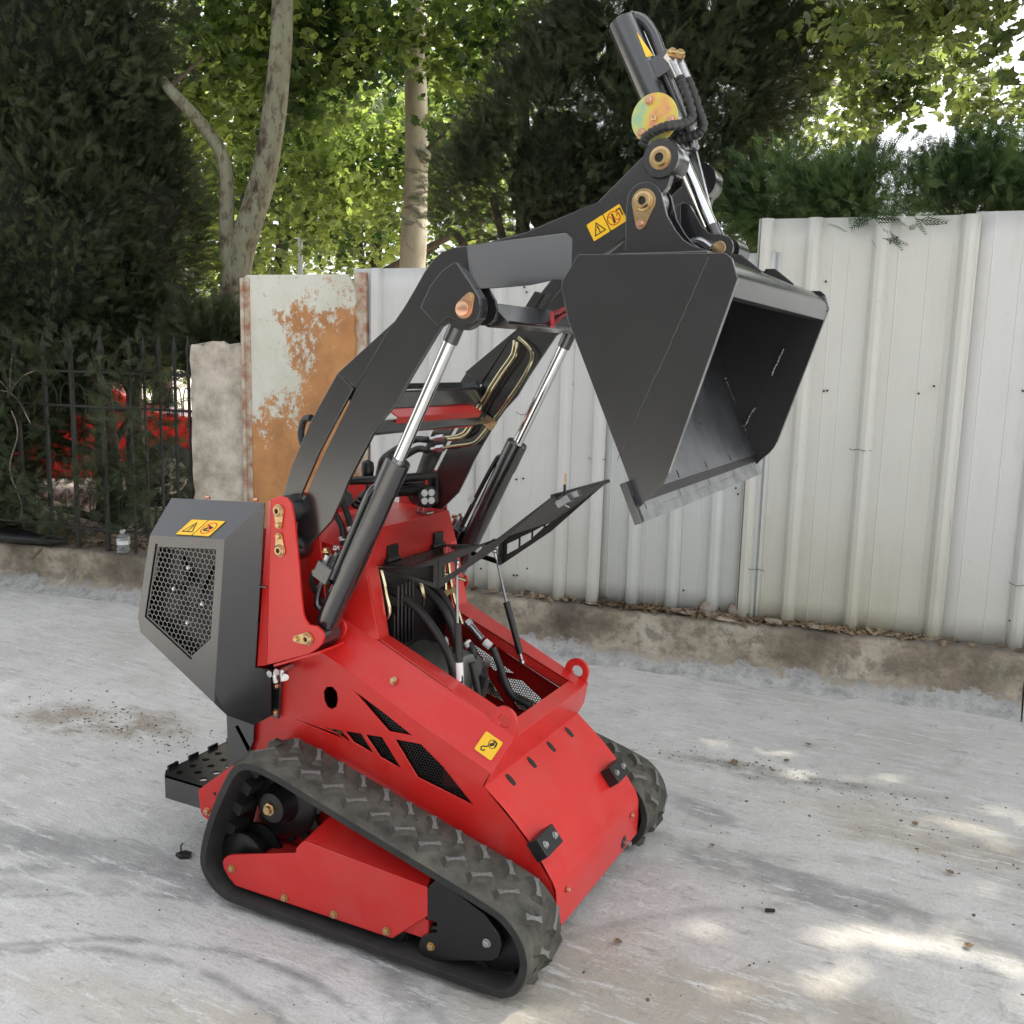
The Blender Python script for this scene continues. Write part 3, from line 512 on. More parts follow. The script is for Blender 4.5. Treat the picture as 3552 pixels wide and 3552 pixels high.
slots = [[fl(-.043 + .011 * math.sin(a), y + .0045 * math.cos(a)) for a in [k * math.pi / 5 for k in range(10)]] for y in rowB]
mb = MB(); org = Tp + fn * .0095; mb.poly([fl(-.029, -.530), fl(-.385, -.530), fl(-.385, .530), fl(-.029, .530)], fn * .002, [[tuple(Vector(p) + fn * .0055) for p in h] for h in slots]); org = Tp + fn * .004; mb.build('floor_sheet', 'steel', bk)
mb = MB(); mb.poly([fl(-.060, -w2 - .004), fl(.034, -w2 - .004), fl(.034, -.541), fl(-.060, -.541)], fn * -.016); mb.build('edge_end_bar', 'dark', bk, bevel=.001)
def weld(a, b, r=.0035):
    a, b = Vector(a), Vector(b); n = max(6, int((b - a).length / .012)); pts = [a.lerp(b, i / n) + Vector((random.uniform(-.0015, .0015), 0, random.uniform(-.001, .001))) for i in range(n + 1)]
    mb = MB(); mb.tube(pts, r, 8, 3, lambda i: 1 + .35 * math.sin(i * 2.1)); return mb.build('weld_bead', 'weld', bk)
Wd = G['WELDS']
weld(Wd[0], Wd[1], .005); weld((.785, .527, 1.415), (.815, .527, 1.335), .005); weld(Wd[4], Wd[5], .003); weld(Wd[6], Wd[7], .003)
weld((1.0, .529, 1.808), (1.014, .529, 1.762), .006)
for a, b in ((0, 1),):
    A, Bq = Vector((.958, -.5412, 1.815)), Vector((.78, -.5412, 1.391)); o = weld(A.lerp(Bq, a), A.lerp(Bq, b), .0006); o.data.materials[0] = MAT['dark']
mb = MB()
for y in (-.03, .30): mb.cyl(fl(-.075, y), (fl(-.075, y)[0] + .004, y, fl(-.075, y)[2] + .002), .012, 16)
# coupler between arms and bucket
EAR = [(.640, 1.830), (.649, 1.886), (.647, 1.960)] + ARC(.693, 1.985, .046, 160, 10, 10) + [(.752, 1.950), (.775, 1.915), (.795, 1.893), (.82, 1.878), (.90, 1.852), (.90, 1.830)]
for k, y in enumerate((-.205, -.128, .118, .195)):
    mb = MB(); mb.xz(EAR, y, y + .011); mb.build('coupler_ear', 'dark', bk, bevel=.0015)
for y in (-.166, .157):
    mb = MB(); mb.lathe((.692, y - .028, 1.985), (.692, y + .028, 1.985), [(0, .042), (.056, .042)], 28); mb.build('coupler_boss', 'dark', bk)
mb = MB(); mb.box((.640, -.24, 1.8285), (.868, .24, 1.862)); mb.build('coupler_base', 'dark', bk, bevel=.003)
a = -100
mb = MB(); mb.xz(ARC(.693, 1.985, .030, a + 60, a + 300, 14) + ARC(.688, 1.932, .013, a - 80, a + 80, 6), -.2095, -.2055); mb.lathe((.693, -.209, 1.985), (.693, -.3, 1.985), [(0, .024), (.006, .0235), (.007, .018), (.014, .016), (.014, .010), (.006, .009)], 28)
pk = mb.build('coupler_pin', 'gold', bk, bevel=.0006); mb = MB(); mb.cyl((.693, -.215, 1.985), (.693, -.2165, 1.985), .0095, 16); mb.build('recess_shade', 'stkblack', bk); bolt((.688, -.2095, 1.932), (0, -1, 0), 'copper', .85, pk, 'keeper_bolt')  # black disc carries the shade of the coupler pin's recess
for y in (-.055, .045):
    mb = MB(); mb.xz([(.745, 1.86), (.735, 1.999), (.752, 2.0), (.761, 1.994), (.777, 1.97), (.794, 1.943), (.812, 1.926), (.845, 1.920)] + ARC(.845, 1.888, .032, 80, -90, 8), y, y + .011); mb.build('tilt_ear', 'dark', bk, bevel=.0015)
mb = MB(); mb.cyl((.842, -.06, 1.888), (.842, .09, 1.888), .017, 24, .001); mb.build('tilt_pin', 'gold', bk)
mb = MB(); mb.lathe((.842, .0, 1.888), (.842, .12, 1.888), [(0, .036), (.11, .036)], 24); mb.build('tilt_boss', 'dark', bk)
mb = MB(); mb.tube([(.770, -.10, 1.880), (.785, -.10, 1.899), (.810, -.10, 1.899), (.833, -.10, 1.884)], .010, 10); mb.build('coupler_handle', 'zinc', bk)
# ---------------------------------------------------------------- tilt cylinder, cap and hoses at the boom end
A0, A1 = Vector((.538, 0, 2.472)), Vector((.829, 0, 1.895)); ax = (A1 - A0).normalized(); at = lambda t, n=Vector((0, 0, 0)): A0 + ax * t + n
pn = Vector((ax.z, 0, -ax.x)) * -1
if pn.x < 0: pn = -pn
mb = MB(); mb.lathe(at(0), A1, [(0, .036), (.004, .040), (.385, .040), (.390, .036)], 40); tc = mb.build('tilt_cylinder', 'dark', L)
mb = MB(); mb.lathe(at(.34), A1, [(0, .030), (.04, .030), (.055, .021)], 28); mb.build('gland', 'steel', tc)
mb = MB(); mb.cyl(at(.34), at(.60), .0175, 28); mb.build('piston_rod', 'chrome', tc)
mb = MB(); mb.cyl(at(.585), at(.625), .021, 24); mb.lathe(A1 - Vector((0, .035, 0)), A1 + Vector((0, .035, 0)), [(0, .031), (.07, .031)], 28); mb.build('rod_eye', 'dark', tc)
mb = MB(); mb.xz(ARC(.672, 2.201, .060, 0, 352, 44), -.100, -.094); dc = mb.build('end_cap', 'irid', tc, bevel=.0008)
mb = MB(); mb.cyl((.672, -.094, 2.201), (.672, .10, 2.201), .052, 32); mb.box((.64, -.09, 2.15), (.70, .09, 2.25)); mb.build('trunnion_housing', 'dark', tc)
for p in ((.657, -.1, 2.243), (.716, -.1, 2.192), (.641, -.1, 2.168)): bolt(p, (0, -1, 0), 'copper', .95, tc, 'cap_bolt')
mb = MB(); mb.lathe((.672, -.1, 2.201), (.672, -.2, 2.201), [(0, .007), (.006, .007), (.008, .003), (.012, .003)], 12); mb.build('grease_nipple', 'gold', tc)
mb = MB(); mb.tube([(.560, 0, 2.480), (.592, 0, 2.468), (.622, 0, 2.434), (.645, 0, 2.385), (.655, 0, 2.36)], .0145, 14); mb.build('feed_pipe', 'dark', tc)
mb = MB(); mb.obox((.660, .0, 2.348), ax * .026, pn * .026, (0, .030, 0)); mb.build('valve_block', 'dark', tc, bevel=.002)
for dy in (-.012, .016):
    mb = MB(); mb.tube([(.665, dy, 2.325), (.700, dy, 2.255), (.735, dy, 2.180), (.745, dy, 2.14)], .0095, 12); mb.build('hard_pipe', 'dark', tc)
mb = MB(); mb.xz([(.705, 2.16), (.735, 2.165), (.80, 1.96), (.765, 1.95)], .03, .05); mb.build('link_plate', 'dark', tc, bevel=.002)
ring = lambda i: 1.0 if i % 3 else .80
for i, (pts, y, fit) in enumerate(((G['HOSE1'], -.06, G['FIT1'][:2]), (G['HOSE2'], -.03, G['FIT1'][2:]))):
    pts = [(x, yy - (.062 * min(1, max(0, (j_ - 3) / 2)) if i == 0 else 0), z) for j_, (x, yy, z) in enumerate(pts)]
    mb = MB(); mb.tube(pts, .0125, 14, 9, lambda k: 1.0 if k % 4 else .82); mb.build('wrapped_hose', 'hose', tc)
    mb = MB(); mb.cyl(fit[0], fit[1], .0115, 16, .001); f0 = Vector(fit[0]); mb.lathe(f0 + Vector((-.012, 0, .012)), f0 + Vector((.03, 0, -.03)), [(0, .012), (.02, .012)], 6); mb.build('hose_fitting', 'zinc', tc)
    bolt(f0 + Vector((.004, -.012, .010)), (.5, -.5, .6), 'gold', 1.15, tc, 'banjo_bolt')
# ---------------------------------------------------------------- steel pipes and hoses along the far arm
pa = [(.083, .322, 1.66), (.083, .318, 1.634), (.073, .318, 1.608), (.028, .318, 1.549), (-.034, .318, 1.457), (-.084, .318, 1.368), (-.111, .315, 1.345), (-.132, .310, 1.338), (-.162, .305, 1.334)]
mb = MB(); mb.tube(pa, .006, 10, 8); mb.build('steel_pipe', 'goldpipe', L)
mb = MB(); mb.tube([(x + .013, y - .004, z - .006) for x, y, z in pa], .006, 10, 8); mb.build('steel_pipe', 'goldpipe', L)
pb = [(.099, .318, 1.67), (.133, .316, 1.644), (.148, .316, 1.623), (.147, .316, 1.593), (.125, .316, 1.550), (.088, .316, 1.495), (.022, .316, 1.409), (-.037, .315, 1.336), (-.064, .31, 1.318), (-.112, .305, 1.309), (-.155, .302, 1.301)]
mb = MB(); mb.tube(pb, .006, 10, 8); mb.build('steel_pipe', 'goldpipe', L)
mb = MB(); mb.obox((.002, .312, 1.392), (.010, 0, .014), (.018, 0, -.012), (0, .004, 0)); mb.build('pipe_clamp', 'gold', L)
for a, b, h in ((G['FITA'][0], G['FITA'][1], G['HOSEA']), (G['FITB'][0], G['FITB'][1], G['HOSEB'])):
    a, b = Vector(a), Vector(b); mb = MB(); mb.cyl(a, a.lerp(b, .95), .009, 16); mb.lathe(a.lerp(b, .05), b, [(0, .012), (.03, .012)], 6); mb.build('hose_fitting', 'zinc', L)
    pts = [tuple(b.lerp(a, .1)), h[0]] + [h[1]] + list(h[4:]); p = pts[-1]; pts.append((p[0] + .02, p[1] - .05, p[2] - .09))
    mb = MB(); mb.tube(pts, .0115, 12); mb.build('hose', 'hose', L)
mb = MB(); mb.tube([(-.215, -.335, 1.425), (-.245, -.325, 1.420), (-.262, -.32, 1.395), (-.262, -.32, 1.36), (-.24, -.31, 1.30)], .010, 10); mb.build('hose', 'hose', L)
mb = MB(); mb.tube([(.325, .20, 1.745), (.345, .12, 1.748), (.37, .03, 1.735), (.40, -.08, 1.725), (.43, -.14, 1.70)], .006, 8); mb.tube([(.33, .20, 1.735), (.355, .10, 1.73), (.38, .0, 1.71), (.41, -.10, 1.69)], .005, 8); mb.build('red_cable', 'wirered', L)
# ---------------------------------------------------------------- engine hood
def hv(s, l): return [(x, s * h, z) for x, h, z in l]
Tr, Tf = (-.683, .41, 1.166), (-.322, .41, 1.184)
TL, TR_, BR, B2, Cc, Dd, Ee = (-.679, .5, 1.067), (-.39, .5, 1.085), (-.442, .5, .634), (-.443, .5, .597), (-.430, .466, .553), (-.733, .5, .766), (-.741, .5, .81)
Fq, Hq, Gq, Iq = (-.391, .396, .507), (-.375, .404, .69), (-.362, .354, .527), (-.351, .363, .676)
Rt, Rm, Rb = (-.78, .38, 1.05), (-.83, .38, .82), (-.80, .38, .72)
mb = MB()
for s in (-1, 1):
    if s > 0: lo = lambda P: (P[0], P[1], min(P[2], .94 if P[1] < .45 else .88)); Tr0, Tf0, TL0, TR0, Rt0 = Tr, Tf, TL, TR_, Rt; Tr, Tf, TL, TR_, Rt = map(lo, (Tr, Tf, TL, TR_, Rt))
    mb.poly(hv(s, [TL, TR_, BR, B2, Dd, Ee]), (0, -s * .003, 0), [[(x, s * .5, z) for x, z in G['GRILL']]] if s < 0 else [])
    mb.poly(hv(s, [TR_, Tf, Hq, Iq, Gq, Fq, Cc, BR]), (0, -s * .002, 0))
    for pl in ([Tr, Tf, TR_, TL], [BR, Cc, B2], [B2, Cc, Rb, Dd], [Tr, TL, Rt], [TL, Ee, Rm, Rt], [Ee, Dd, Rb, Rm], [Cc, Fq, Gq, (-.60, .34, .60), Rb]):
        p = [Vector((x, s * h, z)) for x, h, z in pl]
        n = (p[1] - p[0]).cross(p[2] - p[0])
        for k in range(1, len(p) - 1): mb.add([p[0], p[k], p[k + 1]], [(0, 1, 2)])
mb.poly([(Tr[0], -.41, Tr[2]), (Tf[0], -.41, Tf[2]), (Tf[0], -.365, Tf[2]), (Tr[0], -.365, Tr[2])], (0, 0, -.003))
mb.poly([(Tr[0], -.365, Tr[2]), (Tf[0], -.365, Tf[2]), (Tf[0], -.365, .94), (Tr[0], -.365, .94)], (0, .003, 0)); mb.poly([(-.70, -.365, .94), (-.34, -.365, .94), (-.34, .41, .94), (-.70, .41, .94)], (0, 0, -.003))
for a, b in ((Tr, Rt), (Rt, Rm), (Rm, Rb), (Rb, (-.60, .34, .60)), ((-.60, .34, .60), Gq)):
    mb.add([(a[0], -a[1], a[2]), (a[0], a[1], a[2]), (b[0], b[1], b[2]), (b[0], -b[1], b[2])], [(0, 1, 2, 3)])
Tr, Tf, TL, TR_, Rt = Tr0, Tf0, TL0, TR0, Rt0
hd = mb.build('engine_hood', 'dark', L, smooth=0)
me = hd.data; bm = bmesh.new(); bm.from_mesh(me); bmesh.ops.remove_doubles(bm, verts=bm.verts, dist=.0005); bmesh.ops.recalc_face_normals(bm, faces=bm.faces); bm.to_mesh(me); bm.free()
for s in (-1,):
    gp = G['GRILL']; cxg = sum(p[0] for p in gp) / 5; czg = sum(p[1] for p in gp) / 5
    fr = [(x + (cxg - x) * -.03, z + (czg - z) * -.03) for x, z in gp]
    def okc(a, b, gp=gp):
        return inpoly(a - .73, b + .70, [(x + (cxg - x) * .03, z + (czg - z) * .03) for x, z in gp])
    mb = MB(); mb.hexgrid((-.73, s * .495, .70), (1, 0, 0), (0, 0, 1), okc, .0172, .855, .33, .38)
    g = mb.build('hex_grill', 'dark', hd, smooth=0); g['kind'] = 'stuff'
    mb = MB(); mb.xz([(x + (cxg - x) * -.04, z + (czg - z) * -.04) for x, z in gp], s * .4955, s * .4945, [[(x + (cxg - x) * .055, z + (czg - z) * .055) for x, z in gp]]); mb.build('grill_border', 'dark', hd, smooth=0)
    mb = MB(); mb.xz([(-.735, .77), (-.47, .64), (-.445, .70), (-.415, 1.06), (-.675, 1.05)], s * .462, s * .43); mb.build('radiator_shade', 'stkblack', hd)  # black sheet close behind the grill, shade put into its colour
    mb = MB(); mb.lathe((-.545, s * .445, .90), (-.545, s * .49, .90), [(0, .045), (.026, .040)], 24)
    for k in range(6):
        t = k * math.pi / 3; mb.obox((-.545 + .075 * math.cos(t), s * .465, .90 + .075 * math.sin(t)), (.045 * math.cos(t), .008, .045 * math.sin(t)), (-.022 * math.sin(t), .010, .022 * math.cos(t)), (0, .0015, 0))
    mb.build('fan', 'black', hd)
    for px, pz in ((-.54, .985), (-.60, .915), (-.49, .885), (-.55, .82)): bolt((px, s * .489, pz), (0, s, 0), 'zinc', .55, hd)
    mb = MB(); mb.xz([(-.385, .705), (-.339, .70), (-.339, .655), (-.346, .547), (-.352, .512), (-.385, .517)], s * .333, s * .326); mb.build('hood_flange', 'dark', hd, bevel=.001)
    for px, pz in G['HOODBOLT']: bolt((px, s * .3335, pz), (0, s, 0), 'copper', .9, hd)
for y in (-.40, -.36, .3): pass
for x, y in ((-.56, -.388), (-.375, -.388)): bolt((x, y, Tr[2] + (x - Tr[0]) / (Tf[0] - Tr[0]) * .018), (0, 0, 1), 'copper', .8, hd)
# knee panel, platform, rear ears
mb = MB(); mb.xz([(-.560, .56), (-.445, .56), (-.447, .477), (-.451, .42), (-.485, .355), (-.54, .27), (-.555, .27)], -.333, -.328, [[(-.525, .455), (-.512, .462), (-.462, .395), (-.47, .375)]]); mb.build('knee_panel', 'dark', L, bevel=.001)
mb = MB(); mb.box((-.56, -.33, .27), (-.552, .33, .60)); mb.build('back_panel', 'dark', L)
holes = []
for i in range(4):
    for j in range(12):
        x = -.765 + .052 * i; y = -.335 + .058 * j + (.029 if i % 2 else 0)
        if y < .35: holes.append([(x + .0125 * math.cos(k * math.pi / 6), y + .0125 * math.sin(k * math.pi / 6), .25) for k in range(12)])
mb = MB(); mb.poly([(-.815, -.345, .25), (-.785, -.378, .25), (-.56, -.378, .25), (-.56, .378, .25), (-.785, .378, .25), (-.815, .345, .25)], (0, 0, -.005), holes)
rim = [(-.815, .345), (-.815, -.345), (-.785, -.378), (-.56, -.378)]
for a, b in zip(rim, rim[1:]): mb.poly([(a[0], a[1], .25), (b[0], b[1], .25), (b[0], b[1], .175), (a[0], a[1], .175)], ((.004, 0, 0) if a[0] == b[0] else (0, .004, 0)))
mb.poly([(-.56, .378, .25), (-.785, .378, .25), (-.785, .378, .175), (-.56, .378, .175)], (0, -.004, 0))
mb.box((-.62, -.33, .18), (-.50, .33, .246))
pf = mb.build('platform', 'dark', L, smooth=0)
for j in range(8):
    y = -.315 + .09 * j; mb = MB(); mb.box((-.817, y - .022, .246), (-.811, y + .022, .262)); mb.build('grip_tooth', 'dark', pf)
for s in (-1, 1):
    mb = MB(); mb.xz(G['EARFL'], s * .394, s * .384); mb.build('rear_ear', 'red', L, bevel=.0015); bolt((-.585, s * .3945, .185), (0, s, 0), 'copper', 1.1)
    mb = MB(); mb.cyl((-.555, s * .3935, .250), (-.555, s * .395, .250), .006, 10); mb.build('ear_hole_shade', 'stkblack', L)  # flat black disc, shade of the ear's hole put into colour
# ---------------------------------------------------------------- tracks
CT = [(-.30, .018), (-.38, .020), (-.435, .045), (-.470, .085), (-.478, .130), (-.462, .20), (-.430, .285), (-.385, .375), (-.352, .428), (-.318, .457), (-.275, .467), (-.225, .462), (-.16, .447), (0, .401), (.2, .346), (.366, .300), (.47, .270), (.535, .245), (.580, .200), (.600, .145), (.596, .095), (.575, .052), (.54, .026), (.49, .018), (.2, .018), (-.1, .018)]
def resample(P, n):
    Q = []; m = len(P)
    for i in range(m):
        a, b, c, e = (Vector((*P[(i + k) % m], 0)) for k in (-1, 0, 1, 2))
        for k in range(10):
            t = k / 10; Q.append(.5 * ((2 * b) + (c - a) * t + (2 * a - 5 * b + 4 * c - e) * t * t + (3 * b - a - 3 * c + e) * t ** 3))
    Q.append(Q[0]); Ls = [0]
    for a, b in zip(Q, Q[1:]): Ls.append(Ls[-1] + (b - a).length)
    out = []; j = 0
    for i in range(n):
        d = Ls[-1] * i / n
        while Ls[j + 1] < d: j += 1
        t = (d - Ls[j]) / (Ls[j + 1] - Ls[j]); out.append(Q[j].lerp(Q[j + 1], t))
    return out, Ls[-1]
NL = 32; RS, PER = resample(CT, NL * 6)
def tan(i): a = RS[(i + 1) % len(RS)] - RS[i - 1]; return a.normalized()
TH = .022
_l = MB()     # lug: local x along travel, y across, z out; chevron bar with flared ends
base = [(-.034, -.012), (-.024, -.012), (-.017, -.008), (.017, -.008), (.024, -.012), (.034, -.012), (.034, .012), (.024, .012), (.017, .008), (-.017, .008), (-.024, .012), (-.034, .012)]
n = len(base); top = [(x * .88, y * .72) for x, y in base]; low = [(x * 1.22, y * 2.0) for x, y in base]
_l.add([(x, y, -.003) for x, y in low] + [(x, y, .016) for x, y in top], [(i, (i + 1) % n, n + (i + 1) % n, n + i) for i in range(n)])
_l.mat = 1; _l.add([(x, y, .016) for x, y in top] + [(0, 0, .0165)], [(i, (i + 1) % n, n) for i in range(n)])
LUG = _l.mesh('tread_lug', ['belt', 'lugtop'], 50)
for s in (-1, 1):
    mb = MB(); rows = [(.5, 0), (.498, .002), (.42, .004), (.36, .004), (.302, .002), (.30, 0)]
    sec = [(.54, -.002, 0), (.536, .001, 1), (.44, .003, 1), (.344, .001, 1), (.34, -.002, 1), (.34, -TH, 0), (.344, -TH - .002, 0), (.536, -TH - .002, 0), (.54, -TH, 0)]
    m = len(RS); vs = []
    for i, p in enumerate(RS):
        t = tan(i); nrm = Vector((-t.y, t.x, 0))
        if (p + nrm * .01 - Vector((0, .22, 0))).length < (p - Vector((0, .22, 0))).length: nrm = nrm
        for y, o, k in sec: vs.append((p.x + nrm.x * o, s * y, p.y + nrm.y * o))
    ns = len(sec)
    for i in range(m):
        for k in range(ns):
            a, b = i * ns + k, i * ns + (k + 1) % ns; c, e = ((i + 1) % m) * ns + (k + 1) % ns, ((i + 1) % m) * ns + k
            mb.mat = 0 if k in (1, 2, 0, 3) else 1; mb.v and None
            mb.f.append((a, b, c, e)); mb.m.append(mb.mat)
    mb.v = vs
    tk = mb.build('rubber_track', ['belt', 'beltside'], L, smooth=50)
    bm = bmesh.new(); bm.from_mesh(tk.data); bmesh.ops.recalc_face_normals(bm, faces=bm.faces); bm.to_mesh(tk.data); bm.free()
    for i in range(NL):
        for row, (off, ang, ph) in enumerate(((.474, 1, 0), (.387, -1, 3))):
            k = (i * 6 + ph) % m; p = RS[k]; t3 = Vector((tan(k).x, 0, tan(k).y)); nr = Vector((tan(k).y, 0, -tan(k).x)); lat = Vector((0, 1, 0))
            if nr.dot(Vector((p.x - .06, 0, p.y - .2))) < 0: nr = -nr; 
            # forward on the upper run = +x
            tt = t3 if nr.z > 0 or True else t3
            fwd = nr.cross(lat) * -1
            if fwd.dot(Vector((0, 0, 0)) + t3) < 0: pass
            a = math.radians(50 + random.uniform(-4, 4)) * ang * s * -1
            X = fwd * math.cos(a) + lat * math.sin(a) if 1 else 0; Yv = nr.cross(X)
            o = link('tread_lug', LUG, tk); rv = random.uniform(.90, 1.06); X, Yv = X * rv, Yv * random.uniform(.85, 1.1); Mx = Matrix((X, Yv, nr)).transposed().to_4x4(); Mx.translation = Vector((p.x, s * off, p.y)); o.matrix_local = Mx
    mb = MB()
    for i in range(0, NL * 6, 6):
        p = RS[i]; t = tan(i); nr = Vector((t.y, 0, -t.x)); nr = nr if nr.dot(Vector((p.x - .06, 0, p.y - .2))) > 0 else -nr
        mb.obox(Vector((p.x, s * .44, p.y)) - nr * (TH + .016), Vector((t.x, 0, t.y)) * .018, (0, .030, 0), nr * .015)
    tag(mb.build('guide_lugs', 'beltside', tk), kind='stuff')
    # undercarriage
    mb = MB(); mb.xz(G['SIDEPL'], s * .515, s * .507); sf = mb.build('track_frame', 'red', L, bevel=.002)
    mb = MB(); mb.poly([(-.104, s * .514, .266), (.293, s * .514, .242), (.262, s * .40, .268), (-.075, s * .40, .325)], (0, 0, -.006)); mb.poly([(-.104, s * .514, .266), (-.125, s * .513, .252), (-.10, s * .40, .30), (-.075, s * .40, .325)], (.004, 0, -.004)); mb.build('frame_top', 'red', sf, bevel=.001)
    mb = MB(); mb.box((-.36, s * .365 if s > 0 else -.50, .085), (.29, .50 if s > 0 else -.365, .14)); mb.box((-.10, min(s * .33, s * .50), .14), (.28, max(s * .33, s * .50), .235)); mb.build('frame_beam', 'red', sf)
    mb = MB(); mb.xz([(.289, .235), (.318, .268), (.352, .262)] + G['BLKBR'][3:], s * .512, s * .498); mb.build('front_bracket', 'black', L, bevel=.002)
    bo = [(x, z) for x, z in G['BOLTS']]
    for k, (x, z) in enumerate(bo): bolt((x, s * (.5155 if k < 4 else .5125), z), (0, s, 0), 'gold' if k < 5 else 'zinc', .95, sf if k < 4 else L)
    mb = MB(); mb.lathe((-.372, s * .38, .117), (-.372, s * .5, .117), [(0, .070), (.01, .083), (.022, .083), (.03, .060), (.07, .060), (.078, .083), (.092, .083), (.096, .074), (.096, .05)], 40); mb.build('rear_idler', 'black', L)
    mb = MB(); mb.lathe((.478, s * .38, .142), (.478, s * .5, .142), [(0, .09), (.01, .098), (.022, .098), (.03, .080), (.07, .080), (.078, .098), (.092, .098), (.096, .088), (.096, .05)], 40); mb.build('front_idler', 'black', L)
    for x, z in bo[1:5]:
        mb = MB(); mb.lathe((x, s * .39, z - .002), (x, s * .5, z - .002), [(0, .045), (.02, .045), (.024, .030), (.076, .030), (.080, .045), (.100, .045), (.104, .040)], 32); mb.build('track_roller', 'black', L)
    sx, sz = -.272, .300
    T = []
    for k in range(13):
        a = 2 * math.pi * k / 13
        for da, r in ((-.16, .114), (-.07, .130), (.07, .130), (.16, .114)): T.append((sx + r * math.cos(a + da), sz + r * math.sin(a + da)))
    mb = MB(); mb.xz(T, s * .398, s * .384); mb.lathe((sx, s * .375, sz), (sx, s * .5, sz), [(0, .112), (.026, .112), (.032, .104), (.040, .062), (.062, .050), (.080, .046), (.086, .044), (.090, .028)], 40); spk = mb.build('drive_sprocket', 'black', L)
    mb = MB(); mb.lathe((sx, s * .458, sz), (sx, s * .5, sz), [(0, .020), (.014, .020), (.015, .017)], 6); mb.lathe((sx, s * .46, sz), (sx, s * .5, sz), [(0, .012), (.022, .012)], 16); mb.build('axle_nut', 'gold', spk)
    mb = MB(); mb.cyl((sx, s * .31, sz), (sx, s * .40, sz), .075, 28); mb.xz([(-.40, .14), (-.18, .14), (-.14, .30), (-.20, .385), (-.34, .385), (-.42, .25)], s * .345, s * .335); mb.build('motor_mount', 'red', L)
# ---------------------------------------------------------------- open engine cover
TOP = [(-.085, .993), (.036, 1.006), (.311, 1.117), (.470, 1.246)]
cov = MB()
FL = [(-.085, .985), (.122, .951), (.290, 1.075), (.452, 1.228), (.470, 1.243), (.311, 1.114), (.036, 1.003)]
W1 = [(.018, .995), (.045, .998), (.125, 1.028), (.120, .972), (.105, .968)]
WIN = [[(.137, .985), (.137, 1.018), (.178, 1.040), (.178, 1.010)], [(.184, 1.016), (.184, 1.045), (.222, 1.065), (.222, 1.043)], [(.228, 1.050), (.228, 1.068), (.263, 1.090), (.263, 1.084)], [(.27, 1.089), (.27, 1.094), (.302, 1.117), (.30, 1.112)], [(-.03, .986), (.03, .996), (.108, 1.018), (.108, .966)]]
# perforated lid sheet
mb = MB(); N1 = [(-.085, .993), (.036, 1.006)]
def sheetseg(a, b, pitch):
    a3, b3 = Vector((a[0], -.20, a[1])), Vector((b[0], -.20, b[1])); ux = (b3 - a3).normalized(); Ls = (b3 - a3).length
    mb.poly([a3, b3, b3 + Vector((0, .028, 0)), a3 + Vector((0, .028, 0))], (0, 0, -.002)); c = Vector((0, .372, 0)); mb.poly([a3 + c, b3 + c, b3 + c + Vector((0, .028, 0)), a3 + c + Vector((0, .028, 0))], (0, 0, -.002))
    for t in (0, Ls - .02): mb.poly([a3 + ux * t + Vector((0, .028, 0)), a3 + ux * (t + .02) + Vector((0, .028, 0)), a3 + ux * (t + .02) + c, a3 + ux * t + c], (0, 0, -.002))
    mb.hexgrid(a3 + Vector((0, .020, 0)), ux, Vector((0, 1, 0)), lambda p, q: .012 < p < Ls - .012, pitch, .78, Ls, .36)
sheetseg(TOP[0], TOP[1], .011)
cv = mb.build('engine_cover', 'black', L, smooth=0)
mb = MB(); mb.poly([(.036, -.2, 1.006), (.311, -.2, 1.117), (.311, .2, 1.117), (.036, .2, 1.006)], (.001, 0, -.003)); mb.poly([(.311, -.2, 1.117), (.470, -.2, 1.246), (.470, .2, 1.246), (.311, .2, 1.117)], (.001, 0, -.003)); mb.tube([(.472, -.2, 1.247), (.472, .2, 1.247)], .006, 10, 1); mb.build('cover_sheet', 'black', cv)
for s in (-1, 1):
    mb = MB(); mb.xz(FL, s * .200, s * .197, WIN); mb.build('cover_flange', 'black', cv)
    mb = MB(); mb.poly([(.122, s * .2, .951), (.122, s * .165, .951), (.123, s * .165, 1.035), (.123, s * .2, 1.035)], (.002, 0, 0)); mb.poly([(-.06, s * .197, .983), (.122, s * .197, .951), (.122, s * .180, .951), (-.06, s * .180, .983)], (0, 0, .002)); mb.build('flange_return', 'black', cv)
    y = s * .13
    mb = MB(); mb.box((-.084, y - .026, 1.000), (-.074, y + .026, 1.045)); mb.cyl((-.078, y - .035, 1.0), (-.078, y + .035, 1.0), .008, 12); mb.build('hinge', 'black', L, bevel=.001)
mb = MB(); mb.obox((.490, -.16, 1.232), (.018, 0, .012), (0, .014, 0), (-.006, 0, .008)); mb.cyl((.47, -.17, 1.235), (.50, -.15, 1.215), .006, 12); mb.obox((.515, -.15, 1.250), (.014, 0, .006), (0, .010, 0), (-.003, 0, .008)); mb.build('latch', 'steel', cv, bevel=.001)
mb = MB(); mb.box((.483, -.156, 1.245), (.489, -.150, 1.275)); mb.mat = 1; mb.box((.484, -.155, 1.275), (.489, -.150, 1.305)); mb.build('latch_striker', ['black', 'gold'], cv, bevel=.0006)
